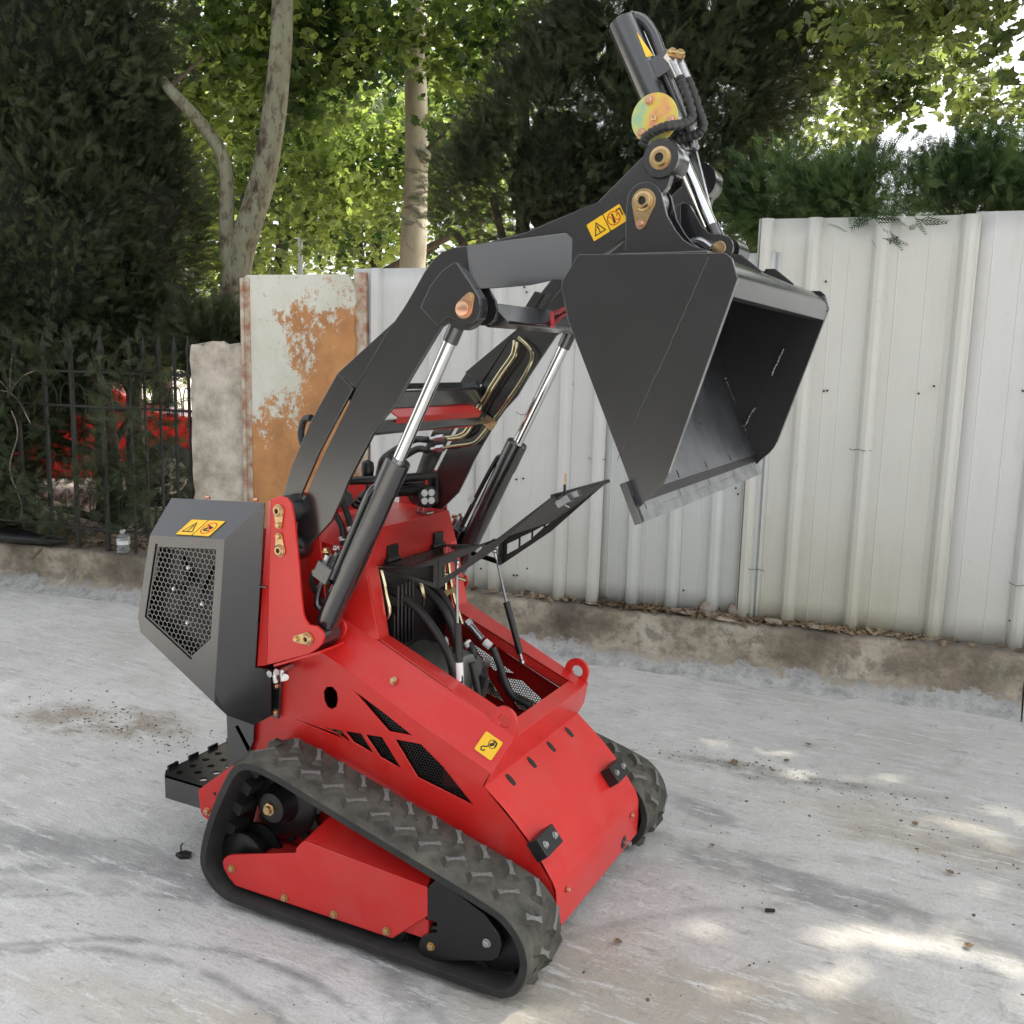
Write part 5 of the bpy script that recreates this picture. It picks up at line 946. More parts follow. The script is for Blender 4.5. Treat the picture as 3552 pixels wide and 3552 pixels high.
MAT['carred'] = pm('red_car_paint', (.62, .02, .02), None, 3, .25, .03, bst=0, coat=.5)
MAT['glass'] = pm('dark_car_glass', (.02, .025, .03), None, 3, .08, .02, bst=0)
MAT['clay'] = pm('broken_clay', (.20, .14, .10), (.34, .30, .25), 12, .9, .05, bs=80, bst=.6, bd=.004)
MAT['pole'] = pm('pale_blue_pole', (.42, .48, .52), None, 3, .5, .05, bst=0)
MAT['darkwall'] = pm('blocker_wall_grey', (.05, .052, .05), (.08, .082, .08), 1, .9, .04, bs=20, bst=.3)  # only for the added wall that blocks light behind the camera
MAT['soil'] = pm('bare_earth', (.10, .075, .05), (.22, .17, .12), 5, .95, .03, bs=30, bst=.9, bd=.03)
MAT['paving'] = pm('sunlit_paving', (.42, .36, .29), (.52, .46, .38), 3, .85, .05, bs=40, bst=.4, bd=.004)  # sunlight put into the pale warm colour
# ---------------------------------------------------------------- ground sheets
mb = MB(); mb.add([(-60, -60, 0), (60, -60, 0), (60, 60, 0), (-60, 60, 0)], [(0, 1, 2, 3)]); tag(mb.build('ground', 'ground', None, 0), 'pale scuffed concrete yard', None, None, 'structure')
mb = MB(); mb.add([wall(-30, .62, .004), wall(30, .62, .004), (40, 60, .004), (-60, 60, .004)], [(0, 1, 2, 3)]); tag(mb.build('paving_behind_the_fence', 'paving', None, 0), 'pale paving seen through the iron fence', None, None, 'structure')
mb = MB(); random.seed(3); nx, ny = 46, 9
from mathutils import noise as mn
vs = []
for i in range(nx):
    for j in range(ny):
        x = -7.5 + i * .11; o = .45 + j * .22; p = wall(x, o, 0); e = min(1, (ny - 1 - j) / 3, 1) * min(1, (nx - 1 - i) / 4); vs.append((p[0], p[1], .004 + (.27 + .06 * mn.noise(Vector((p[0] * 2, p[1] * 2, 0)))) * max(0, e)))
mb.add(vs, [(i * ny + j, (i + 1) * ny + j, (i + 1) * ny + j + 1, i * ny + j + 1) for i in range(nx - 1) for j in range(ny - 1)]); tag(mb.build('earth_bank', 'soil', None, 60), 'bare earth bank under the dark junipers', None, None, 'structure')
# ---------------------------------------------------------------- kerb wall
def kerb(name, x0, x1, label):
    prof = [(.002, -.01), (-.055, .0), (-.030, .030), (-.004, .085), (0, .15), (.002, .22), (.006, .262), (.020, .280), (.12, .288), (.35, .290), (.62, .285), (.62, .0)]
    n = int((x1 - x0) / .035); vs = []
    # subdivide the profile
    pr = []
    for a, b in zip(prof, prof[1:]):
        k = 3 if abs(a[0] - b[0]) < .12 else 2
        pr += [(a[0] + (b[0] - a[0]) * t / k, a[1] + (b[1] - a[1]) * t / k) for t in range(k)]
    pr.append(prof[-1]); m = len(pr)
    for i in range(n + 1):
        x = x0 + (x1 - x0) * i / n
        for o, z in pr:
            q = Vector((x * 3.1, o * 6, z * 7)); dn = mn.fractal(q, .8, 2.1, 4) * .016; de = mn.noise(Vector((x * 1.3, 5, z * 2))) * .020
            foot = max(0, 1 - z / .09) * (.03 + max(0, mn.fractal(Vector((x * 3.2, 9, 0)), .8, 2.2, 4) * .5 + .4) * .10)
            amt = 1 if o < .3 else .3
            p = wall(x, o - (foot if o < .05 else 0) + (dn + de) * amt * (1 if z > .005 else .3), max(z + (dn * .6 if z > .2 else 0), -.01)); vs.append(p)
    mb = MB(); mb.add(vs, [(i * m + j, (i + 1) * m + j, (i + 1) * m + j + 1, i * m + j + 1) for i in range(n) for j in range(m - 1)])
    o = mb.build(name, 'kerb', None, 50); return tag(o, label, 'low wall')
kerb('kerb_wall', -2.62, 1.70, 'low crumbling concrete kerb wall under the white sheet fence'); kerb('kerb_wall', 1.708, 4.5, 'short end of kerb wall right of the crack'); kerb('kerb_wall', -8.0, -2.64, 'low concrete kerb in front of the iron fence')
# ---------------------------------------------------------------- sheet steel fence
FE = empty('sheet_fence', wall(0, .1, .28), 'tall white corrugated steel fence on the kerb wall', 'fence')
def panel(x0, x1, ribs, z0, z1, mat, off, nm='fence_panel', bow=0):
    pts = [(x0, 0), (x1, 0)]
    for rx in ribs:
        if x0 - .001 <= rx <= x1 + .001:
            for dx, h in ((-.036, 0), (-.030, .018), (-.020, .032), (0, .037), (.020, .032), (.030, .018), (.036, 0)): pts.append((rx + dx, h))
    gro = [x0 + (x1 - x0) * k / 9 + .02 * math.sin(k * 2.7 + x0) for k in range(1, 9)]
    for gx in gro:
        if all(abs(gx - r) > .042 for r in ribs): pts += [(gx - .004, 0), (gx, .0022), (gx + .004, 0)]
    pts = sorted(p for p in pts if x0 - .03 <= p[0] <= x1 + .03); mb = MB(); vs = []; nz = 14; m = len(pts)
    for k in range(nz + 1):
        t = k / nz; z = z0 + (z1 - z0) * t
        for x, h in pts:
            wv = .010 * mn.noise(Vector((x * 1.5, z * 1.2, off * 50))) + bow * (1 - t) ** 2 * (x - x0) / (x1 - x0)
            vs.append(Vector(wall(x, off, z)) - WN * (h + wv))
    mb.add(vs, [(k * m + i, k * m + i + 1, (k + 1) * m + i + 1, (k + 1) * m + i) for k in range(nz) for i in range(m - 1)])
    o = mb.build(nm, mat, FE, 25); o.matrix_parent_inverse = Matrix.Translation(FE.location).inverted()
    s = o.modifiers.new('s', 'SOLIDIFY'); s.thickness = .0015; s.offset = 1; return o
panel(-1.90, -1.10, [-1.75, -1.39], .285, 2.085, 'fencewhite', .112)
panel(-1.12, -.385, [-1.0, -.61, -.42], .290, 2.10, 'fencewhite', .094, bow=.035)
panel(-.47, .44, [-.215, 0, .215, .420], .285, 2.145, 'fencemint', .108)
panel(.355, 1.325, [.375, .60, .905, 1.28], .270, 2.305, 'fencecream', .095); panel(1.30, 2.20, [1.645, 1.95], .275, 2.318, 'fencewhite', .1); panel(2.18, 3.4, [2.3, 2.7, 3.1], .28, 2.33, 'fencewhite', .10); panel(3.38, 4.5, [3.5, 3.9, 4.3], .28, 2.33, 'fencewhite', .104)
for x in (-1.48, -.70, .40, 1.5, 2.6):
    mb = MB(); p = Vector(wall(x, .15, .2)); q = Vector(wall(x, .15, 2.05 if x < .3 else 2.25)); mb.obox((p + q) / 2, WDIR * .018, WN * .018, (q - p) / 2); o = mb.build('fence_post', 'iron', FE); o.matrix_parent_inverse = Matrix.Translation(FE.location).inverted()
def wire(x, z, w_=.042):
    pts = [Vector(wall(x + w_ * (t - .5) * 2, .1, z + .003 * math.sin(t * 9 + x * 5))) - WN * (.030 + .02 * math.sin(t * math.pi)) for t in [k / 8 for k in range(9)]]
    mb = MB(); mb.tube(pts, .0016, 6, 3); mb.tube([pts[0], pts[0] + Vector((-.008, -.012, .008))], .0015, 6, 1); mb.tube([pts[-1], pts[-1] + Vector((.008, -.012, -.006))], .0015, 6, 1); o = mb.build('wire_tie', 'iron', FE); o.matrix_parent_inverse = Matrix.Translation(FE.location).inverted()
for x, z in ((.885, 1.20), (.425, .56), (1.64, .60), (-.42, 1.08), (-.60, .82), (-.83, 1.30)): wire(x, z)
# rusty panel and pillar
DP = empty('painted_steel_panel', wall(-2.2, .1, .29), 'upright steel sheet with peeling cream paint over orange primer', 'panel')
def par(o, e): o.parent = e; o.matrix_parent_inverse = Matrix.Translation(e.location).inverted(); return o
mb = MB(); n = 24; out = [(-2.585, .285), (-1.86, .285)] + [(-1.855 + .006 * math.sin(k * 2.1), .285 + 1.76 * k / n) for k in range(n)] + [(-1.90, 2.05), (-2.57, 2.048), (-2.60, 2.02)]
mb.poly([wall(x, .055, z) for x, z in out], WN * .030); par(mb.build('sheet', 'rust', None, 20, .006), DP)
mb = MB(); mb.poly([wall(x, .050, z) for x, z in [(-2.585, .29), (-2.545, .29), (-2.545, 2.03), (-2.59, 2.03)]], WN * .025); mb.tube([wall(-2.59, .045, .3), wall(-2.592, .045, 2.03)], .012, 8, 1); par(mb.build('rolled_edge', 'rustedge', None, 30), DP)
mb = MB(); mb.poly([wall(x, .075, z) for x, z in [(-1.86, .29), (-1.795, .29), (-1.785, 1.2), (-1.80, 2.06), (-1.87, 2.06)]], WN * .03); par(mb.build('edge_strip', 'rustedge', None, 30), DP)
mb = MB(); vs = []; n1, n2 = 14, 30
def pw(u, t):      # four sided column wall with broken top
    c = [(-2.945, .02), (-2.66, .02), (-2.60, .05), (-2.60, .30), (-2.945, .30), (-2.945, .02)]; k = u * 5; i = min(int(k), 4); f = k - i
    x = c[i][0] + (c[i + 1][0] - c[i][0]) * f; o = c[i][1] + (c[i + 1][1] - c[i][1]) * f
    top = 1.63 + .018 * mn.noise(Vector((x * 14, o * 14, 0))) + (.02 if -2.84 < x < -2.70 else 0)
    z = .285 + (top - .285) * t; d_ = .006 * mn.fractal(Vector((x * 9, o * 9, z * 9)), .8, 2, 4); return wall(x + d_, o + d_, z)
for k in range(n2 + 1):
    for i in range(n1 * 5): vs.append(pw(i / (n1 * 5), k / n2))
m = n1 * 5; mb.add(vs, [(k * m + i, k * m + (i + 1) % m, (k + 1) * m + (i + 1) % m, (k + 1) * m + i) for k in range(n2) for i in range(m)] + [tuple(n2 * m + i for i in range(m))])
tag(mb.build('concrete_pillar', 'pillar', None, 50), 'rough square grey concrete pillar left of the rusty panel', 'pillar')
# iron fence
IF = empty('iron_fence', wall(-3.9, .05, .29), 'dark iron fence of spear topped bars in front of the junipers', 'fence')
xs = [-2.99, -3.09, -3.205, -3.32, -3.43, -3.65, -3.89, -4.11, -4.34, -4.56, -4.78]
for x in xs:
    mb = MB(); lean = -.02 if x < -3.5 else 0
    r = .011 if x < -3.5 else .007
    mb.obox(Vector(wall(x, .05, .92)), WDIR * r, WN * r, (0, 0, .63)); p = Vector(wall(x, .05, 1.55)); mb.lathe(p, p + Vector((0, 0, .14)), [(0, r * .8), (.03, r * 2.0), (.05, r * 2.1), (.14, .001)], 8)
    par(mb.build('fence_bar', 'iron', None, 30), IF)
for z in (.42, 1.22, 1.44):
    mb = MB(); mb.poly([wall(-4.95, .035, z), wall(-2.96, .035, z), wall(-2.96, .035, z + .014), wall(-4.95, .035, z + .014)], WN * .030); par(mb.build('rail', 'iron', None, 0), IF)
for a, b in zip(xs, xs[1:]):
    for z, sgn in ((1.30, 1), (.52, -1)):
        mb = MB(); w_ = abs(b - a) / 2
        for sx_, c in ((1, b), (-1, a)):
            pts = [Vector(wall(c + sx_ * w_ * .9 * (1 - math.cos(t)) * .5, .05, z + sgn * .10 * math.sin(t * 1.0) - sgn * .06 * t / 3)) for t in [k * math.pi * 1.15 / 9 for k in range(10)]]; mb.tube(pts, .004, 6, 2)
        par(mb.build('scroll', 'iron', None, 40), IF)
mb = MB(); mb.obox(Vector(wall(-4.86, .06, .95)), WDIR * .035, WN * .035, (0, 0, .75)); par(mb.build('end_post', 'iron', None), IF)

r_s = random.Random(4); mb = MB()
for k in range(46):
    x, z = r_s.choice([-1.5, -1.3, -1.06, -.84, -.60, -.30, -.10, .10, .32, .45, .70, 1.0, 1.15, 1.45, 1.6]) + r_s.uniform(-.05, .05), r_s.choice([.42, .95, 1.5, 1.98, 2.2]) + r_s.uniform(-.03, .03)
    if z > 2.04 and x < .4: continue
    p = Vector(wall(x, .09, z)) - WN * .004; mb.cyl(p, p - WN * .006, .0055, 8)
o = mb.build('screw_heads', 'iron', FE, 0); o['kind'] = 'stuff'; o.matrix_parent_inverse = Matrix.Translation(FE.location).inverted()
# unseen wall added behind the camera to block low light and darken reflections
mb = MB(); mb.box((-16, -9.2, 0), (3.0, -9.0, 4.6)); tag(mb.build('unseen_blocker_wall', 'darkwall', None, 0), 'unseen wall added behind the camera to darken low light and reflections', None, None, 'structure')
# ================================================================ VEGETATION
def mesh_np(name, V, F, mat, per=3):
    me = bpy.data.meshes.new(name); nv, nf = len(V), len(F)
    me.vertices.add(nv); me.vertices.foreach_set('co', V.astype(np.float32).ravel()); me.loops.add(nf * per); me.loops.foreach_set('vertex_index', F.astype(np.int32).ravel())
    me.polygons.add(nf); me.polygons.foreach_set('loop_start', np.arange(0, nf * per, per, dtype=np.int32)); me.polygons.foreach_set('loop_total', np.full(nf, per, np.int32))
    me.update(calc_edges=True); me.materials.append(MAT[mat]); return me
def frames(n, nrm, rng, spin=None):
    nrm = nrm / np.linalg.norm(nrm, axis=1, keepdims=True); a = rng.normal(size=(n, 3)) if spin is None else spin
    a -= (a * nrm).sum(1, keepdims=True) * nrm; a /= np.linalg.norm(a, axis=1, keepdims=True); return a, np.cross(nrm, a), nrm
_t = [(0, 0), (.10, -.30), (.42, -.42), (.30, -.20), (.62, -.36), (.70, -.12), (1.0, 0), (.70, .12), (.62, .36), (.30, .20), (.42, .42), (.10, .30)]
LT = np.array([(x, y, -.18 * abs(y) - .10 * x * x) for x, y in _t]); LC = np.array([[.35, 0, 0]])
LTV = np.vstack([LC, LT]); LTF = np.array([(0, 1 + i, 1 + (i + 1) % 12) for i in range(12)])
DAP = [(.30, 1.72, .16), (.26, 1.47, .15), (.67, 1.54, .18), (1.05, 1.30, .18), (1.32, 1.35, .18), (1.62, 1.40, .20), (1.15, 1.08, .16), (1.42, 1.12, .17), (1.68, 1.15, .20), (1.3, .15, .20), (1.6, .3, .26), (1.95, .35, .3), (1.15, -.15, .15), (.5, -.56, .12), (1.64, .67, .08), (-1.5, -1.2, .0)]
def keep_shade(P, size):  # drops leaves along the sun rays to shape dapples on the yard
    g = P - np.outer(P[:, 2] / SDIR.z, np.array(SDIR)); k = np.ones(len(P), bool)
    rr = np.random.default_rng(len(P)).random(len(P)) < .80
    for x, y, r in DAP: k &= ~rr | (((g[:, 0] - x) / 1.8) ** 2 + (g[:, 1] - y) ** 2 > ((r * 1.15 + size * .15) * (.6 + .8 * np.random.default_rng(len(P) + 1).random(len(P)))) ** 2)
    return k
def inside(n, els, rng, shell=0):
    vol = np.array([e[3] * e[4] * e[5] for e in els]); k = rng.choice(len(els), n, p=vol / vol.sum()); u = rng.normal(size=(n, 3)); u /= np.linalg.norm(u, axis=1, keepdims=True)
    r = rng.random(n) ** (1 / 3); r = shell + (1 - shell) * r; E_ = np.array(els); return E_[k, :3] + u * r[:, None] * E_[k, 3:], u
def leaves(name, parent, els, n, size, mat, seed, clus=9, spread=.22, holes=True):
    rng = np.random.default_rng(seed); c, _ = inside(n // clus, els, rng); P = np.repeat(c, clus, 0) + rng.normal(size=(len(c) * clus, 3)) * spread * np.array([1, 1, .6]); nn = len(P)
    if holes: k = keep_shade(P, size); P = P[k]; nn = len(P)
    nr = rng.normal(size=(nn, 3)) * .75 + np.array([0, -.25, .8]); A, B, Cn = frames(nn, nr, rng); s = size * rng.uniform(.55, 1.15, nn)
    V = P[:, None] + s[:, None, None] * (LTV[None, :, 0, None] * A[:, None] + LTV[None, :, 1, None] * B[:, None] + LTV[None, :, 2, None] * Cn[:, None] * rng.uniform(.3, 2.2, (nn, 1, 1)))
    F = (np.arange(nn) * 13)[:, None, None] + LTF[None]; me = mesh_np(name, V.reshape(-1, 3), F.reshape(-1, 3), mat); o = link(name, me, parent); o['kind'] = 'stuff'
    if parent: o.matrix_parent_inverse = Matrix.Translation(parent.location).inverted()
    return o
def _spray():
    V = []; F = []
    def tri(a, b, w):
        a, b = np.array(a), np.array(b); d = b - a; p = np.array([-d[1], d[0], 0]); p = p / (np.linalg.norm(p) + 1e-9) * w; k = len(V); V.extend([a - p, a + p, b]); F.append((k, k + 1, k + 2))
    tri((0, 0, 0), (1, 0, -.12), .020)
    for i, t in enumerate((.14, .26, .38, .50, .62, .74, .86)):
        l = .42 * (1 - t) + .12
        for sg in (-1, 1):
            tri((t, 0, -.12 * t * t), (t + l * .78, sg * l * .62, -.12 * t - .06), .022)
            if t < .6: tri((t + l * .32, sg * l * .26, -.1 * t), (t + l * .80, sg * l * .22, -.1 * t - .02), .020)
    return np.array(V), np.array(F)
SV, SF = _spray()
def sprays(name, parent, els, n, size, mat, seed, shell=.55, clus=6, droop=.1, up=.5):
    rng = np.random.default_rng(seed); c, u = inside(int(n * 1.55) // clus, els, rng, shell)
    vd = c - np.array([1.53, -2.5, 1.6]); vd /= np.linalg.norm(vd, axis=1, keepdims=True); keep = ((u * vd).sum(1) < .30) & np.array([mn.noise(Vector(p * 1.9)) > -.36 for p in c]); c, u = c[keep], u[keep]
    P = np.repeat(c, clus, 0); U = np.repeat(u, clus, 0); nn = len(P); P = P + rng.normal(size=(nn, 3)) * .07
    X = U * np.array([1, 1, .5]) + rng.normal(size=(nn, 3)) * .45 + np.array([0, 0, up - droop]); X /= np.linalg.norm(X, axis=1, keepdims=True)
    nr = rng.normal(size=(nn, 3)); A, B, Cn = frames(nn, X, rng, nr.copy()); s = size * rng.uniform(.5, 1.25, nn)
    V = P[:, None] + s[:, None, None] * (SV[None, :, 0, None] * Cn[:, None] + SV[None, :, 1, None] * A[:, None] + SV[None, :, 2, None] * B[:, None])
    F = (np.arange(nn) * len(SV))[:, None, None] + SF[None]; me = mesh_np(name, V.reshape(-1, 3), F.reshape(-1, 3), mat); o = link(name, me, parent); o['kind'] = 'stuff'
    if parent: o.matrix_parent_inverse = Matrix.Translation(parent.location).inverted()
    return o
def core(parent, els, k=.72):  # added dark blobs that stand for shade inside the foliage
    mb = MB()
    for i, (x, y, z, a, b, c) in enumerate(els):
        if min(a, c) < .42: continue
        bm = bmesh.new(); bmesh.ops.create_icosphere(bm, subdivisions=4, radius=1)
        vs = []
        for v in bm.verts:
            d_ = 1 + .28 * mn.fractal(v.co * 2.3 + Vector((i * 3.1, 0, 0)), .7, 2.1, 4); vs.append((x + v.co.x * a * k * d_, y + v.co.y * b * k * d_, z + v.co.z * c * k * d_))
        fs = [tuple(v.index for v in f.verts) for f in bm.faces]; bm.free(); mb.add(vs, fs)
    o = mb.build('shade_core', 'conifercore', parent, 60); o['kind'] = 'stuff'; o.matrix_parent_inverse = Matrix.Translation(parent.location).inverted(); return o
def limb(mb, pts, r0, r1, n=12):
    P = [Vector(p) for p in pts]; L_ = len(P)
    k0 = len(mb.v); sub = 6; mb.tube(P, 1, n, sub, lambda i: (r0 + (r1 - r0) * i / ((L_ - 1) * sub)) * (1 + .06 * mn.noise(Vector((i * .6, r0 * 90, 0)))))
def tree(name, label, cat, base, group=None): return empty(name, base, label, cat, group)
def trunk(t, limbs, n=16, mat='bark', nm='trunk'):
    mb = MB(); [limb(mb, p, a, b, n) for p, a, b in limbs]; o = mb.build(nm, mat, t, 60); o.matrix_parent_inverse = Matrix.Translation(t.location).inverted(); return o
T1, T2 = E['T1'], E['T2']
t = tree('plane_tree', 'forked mottled plane tree trunk behind the rusty panel', 'tree', (T1[0][0] - .02, T1[0][1], 0))
trunk(t, [([(T1[0][0] - .03, T1[0][1], 0), T1[0], T1[1], T1[2], T1[3], T1[4], T1[5], (T1[5][0] + .1, T1[5][1], 6)], .125, .062), ([T1[1], T1[6], T1[7], T1[8], T1[9], T1[10]], .062, .034)])
br = [([T1[3], (-3.9, 3.9, 3.6), (-4.6, 4.8, 4.2)], .022, .008), ([T1[9], (-4.1, 3.2, 3.7), (-4.4, 3.6, 3.9)], .02, .008)]
trunk(t, br, 8, 'twig', 'branch'); leaves('crown', t, E['P1'], 6000, .125, 'leaf', 1, spread=.16); leaves('upper_crown', t, [(-2.6, 3.6, 5.9, 2.6, 1.6, 1.0), (-.6, 3.4, 6.6, 1.8, 1.6, .8)], 6000, .21, 'leaf', 101)
t = tree('plane_tree', 'slim straight plane tree trunk behind the white fence', 'tree', (T2[0][0], T2[0][1], 0))
trunk(t, [([(T2[0][0], T2[0][1], 0)] + list(T2) + [(T2[4][0] + .1, T2[4][1], 7.5)], .150, .085)], mat='barkpale')
k = T2[2]; mb = MB(); mb.lathe(Vector(k) + Vector((.05, -.02, .0)), Vector(k) + Vector((.22, -.06, .06)), [(0, .09), (.06, .075), (.11, .05), (.13, .02)], 14); o = mb.build('knot', 'barkpale', t, 60); o.matrix_parent_inverse = Matrix.Translation(t.location).inverted()
trunk(t, [([T2[3], (-2.9, 5.6, 5.0), (-2.2, 5.2, 5.4)], .05, .015), ([T2[3], (-4.6, 5.4, 4.8), (-5.4, 5.2, 5.2)], .05, .015), ([T2[2], (-3.2, 5.9, 3.9), (-2.6, 6.0, 4.0)], .03, .01)], 8, 'twig', 'branch')
leaves('crown', t, E['P2'], 6800, .115, 'leaf', 2, spread=.16); leaves('upper_crown', t, [(-3.0, 5.5, 6.8, 2.2, 2.0, 1.0), (.4, 4.6, 7.4, 1.8, 1.5, .8)], 5500, .21, 'leaf', 102)
t = tree('plane_tree', 'leafy plane tree branches hanging over the right end of the fence', 'tree', (3.6, 3.9, 0))
trunk(t, [([(3.6, 3.9, 0), (3.62, 3.9, 2.2), (3.5, 3.9, 4.2), (3.3, 3.8, 7)], .20, .10), ([(3.55, 3.9, 3.4), (2.6, 3.4, 3.9), (1.7, 2.9, 4.0), (1.0, 2.7, 3.9)], .07, .02), ([(3.5, 3.9, 4.2), (2.4, 3.2, 5.2), (1.4, 2.6, 5.8)], .08, .02)])
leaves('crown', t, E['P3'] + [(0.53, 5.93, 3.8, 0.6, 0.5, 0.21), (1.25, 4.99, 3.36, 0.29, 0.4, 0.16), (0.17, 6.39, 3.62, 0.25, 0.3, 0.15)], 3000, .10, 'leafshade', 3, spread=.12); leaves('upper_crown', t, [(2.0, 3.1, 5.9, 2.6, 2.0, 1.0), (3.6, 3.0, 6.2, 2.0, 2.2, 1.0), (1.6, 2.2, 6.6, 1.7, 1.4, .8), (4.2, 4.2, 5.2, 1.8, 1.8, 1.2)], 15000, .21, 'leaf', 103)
for i, (idx, lab) in enumerate((([0, 9, 10], 'sunlit yellow green tree far behind the forked trunk'), ([1, 4, 2], 'bright tree far behind the slim trunk'), ([3, 5], 'tall light green tree far off behind the left junipers'), ([6], 'far green tree above the middle juniper'), ([7], 'light green tree against the bright sky on the right'))):
    els = [E['BG'][j] for j in idx] + ([(3.6, 10.5, 3.6, 2.0, 1.2, 1.3)] if idx == [7] else []); c = els[0]; t = tree('background_tree', lab, 'tree', (c[0], c[1], 0), 'trees far behind the fence')
    trunk(t, [([(c[0], c[1], 0), (c[0], c[1], c[2] * .6), (c[0] + .2, c[1], c[2] + .6)], .16, .06)] + [([(c[0], c[1], c[2] * .6), (e[0] * .5 + c[0] * .5, e[1] * .5 + c[1] * .5, e[2] * .8), e[:3]], .06, .02) for e in els[1:]], 10, 'twig')
    leaves('crown', t, els, int(sum(e[3] * e[4] * e[5] for e in els) * 1050) + 500, .135, 'leaffar', 10 + i, 10, .20)
def juniper(label, els, n, size, mat, seed, base=None, corek=.72, group=None, shell=.6, **kw):
    c = np.array(els); bx, by = (c[:, 0].mean(), c[:, 1].mean()) if base is None else base
    t = tree('juniper', label, 'juniper', (float(bx), float(by), 0), group); zt = float(c[:, 2].max())
    trunk(t, [([(bx, by, 0), (bx + .03, by, zt * .5), (bx, by, zt)], .09, .03)] + [([(bx, by, e[2] * .75), (e[0], e[1], e[2])], .03, .01) for e in els], 8, 'twig'); 
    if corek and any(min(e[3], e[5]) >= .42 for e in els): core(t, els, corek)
    sprays('foliage', t, els, n, size, mat, seed, shell=shell, **kw); return t
JL, JM, JR, JO = E['JL'], E['JM'], E['JR'], E['JLow']
juniper('tall dark juniper filling the upper left corner', [JL[0], JL[3]], 19000, .115, 'juniper', 21)
juniper('dark juniper beside the forked plane tree', [JL[1], JL[5], JL[6]], 13000, .11, 'juniper', 22)
juniper('dark juniper at the far left behind the iron fence', [JL[2], JL[4]], 12500, .11, 'juniper', 23)
juniper('low dark juniper growth just behind the iron bars', JO, 4200, .11, 'juniper', 24, corek=.35, shell=.2)
juniper('small dark juniper behind the concrete pillar', [E['JP'][0]], 2200, .13, 'juniper', 28, corek=.5)
juniper('broad dark juniper left of the tilt cylinder', [JM[0], JM[4], JM[5], JM[7]], 14000, .105, 'juniper', 25, corek=.5)
juniper('tall dark juniper behind the tilt cylinder', [JM[1], JM[3]], 15000, .105, 'juniper', 26, corek=.5)
juniper('dark juniper right of the tilt cylinder above the fence', [JM[2], JM[6]], 8000, .105, 'juniper', 27, corek=.5)
for i, lab in enumerate(('fresh green juniper behind the fence step', 'fresh green juniper spilling over the middle of the tall fence', 'fresh green juniper over the right part of the tall fence', 'fresh green juniper at the right edge of the picture')):
    juniper(lab, [JR[i]] + ([(2.6, 3.35, 2.55, .75, .4, .34), (3.9, 3.5, 2.5, .8, .4, .34)] if i == 3 else []), 3300 if i < 3 else 9000, .11, 'juniperbright', 31 + i, corek=.6, shell=.3, up=.7)
t = tree('juniper_twig', 'small juniper twig hanging over the front of the tall fence', 'twig', wall(.90, .1, 2.30)); sprays('foliage', t, [(wall(.88, .05, 2.30)[0], wall(.88, .05, 2.30)[1], 2.30, .10, .05, .07)], 36, .12, 'juniperbright', 41, shell=0, up=-.3)
t = tree('juniper', 'thin juniper sprays pushing through the iron fence bars', 'juniper', (-3.9, 1.9, 0)); sprays('foliage', t, [wall(-4.45, .0, .95) + (.5, .16, .55), wall(-3.85, .02, .62) + (.55, .14, .28), wall(-3.45, .05, 1.25) + (.35, .14, .30), wall(-3.95, .03, 1.45) + (.45, .14, .25), wall(-3.15, .03, .8) + (.14, .12, .35)], 1500, .13, 'juniper', 29, shell=0)
# dead twig on the iron fence
mb = MB(); b0 = Vector(wall(-4.35, .0, 1.30)); 
for d_ in ((-.35, -.02, .22), (-.30, -.03, -.05), (.30, -.02, .15), (.22, -.02, -.20), (.12, -.05, .25)): e = b0 + Vector(d_); mb.tube([b0, b0.lerp(e, .5) + Vector((0, 0, .03)), e], .004, 6, 3)
pts = [b0 + Vector((.05 + .05 * math.sin(k * 1.1), -.03, -.12 - .09 * k)) for k in range(9)]; mb.tube(pts, .004, 6, 3)
tag(mb.build('dead_vine', 'clay', None, 40), 'bare dry vine tangled in the iron fence', 'vine')
# leaf litter on the kerb
rng2 = np.random.default_rng(5)
def litter(name, n, fn, size, label, seed):
    r = np.random.default_rng(seed); P = np.array([fn(r) for _ in range(n)]); nr = r.normal(size=(n, 3)) * .35 + np.array([0, 0, 1]); A, B, Cn = frames(n, nr, r); s = size * r.uniform(.3, 1.2, n)
    V = P[:, None] + s[:, None, None] * (LTV[None, :, 0, None] * A[:, None] + LTV[None, :, 1, None] * B[:, None] * .8 + LTV[None, :, 2, None] * Cn[:, None] * 2.5); V = V.reshape(-1, 3)
    o = link(name, mesh_np(name, V, ((np.arange(n) * 13)[:, None, None] + LTF[None]).reshape(-1, 3), 'litter')); tag(o, label, None, None, 'stuff')
litter('leaf_litter', 900, lambda r: wall(float(np.clip(r.normal(.25, .55), -1.2, 1.75)), r.uniform(.02, .10), .292 + r.random() * .018), .045, 'dead leaves and crumbs along the foot of the fence', 6)
litter('dead_leaves', 1400, lambda r: wall(r.uniform(-6, -2.95), r.uniform(.05, .55), .296 + r.random() * .02), .05, 'dead leaves under the iron fence', 7)
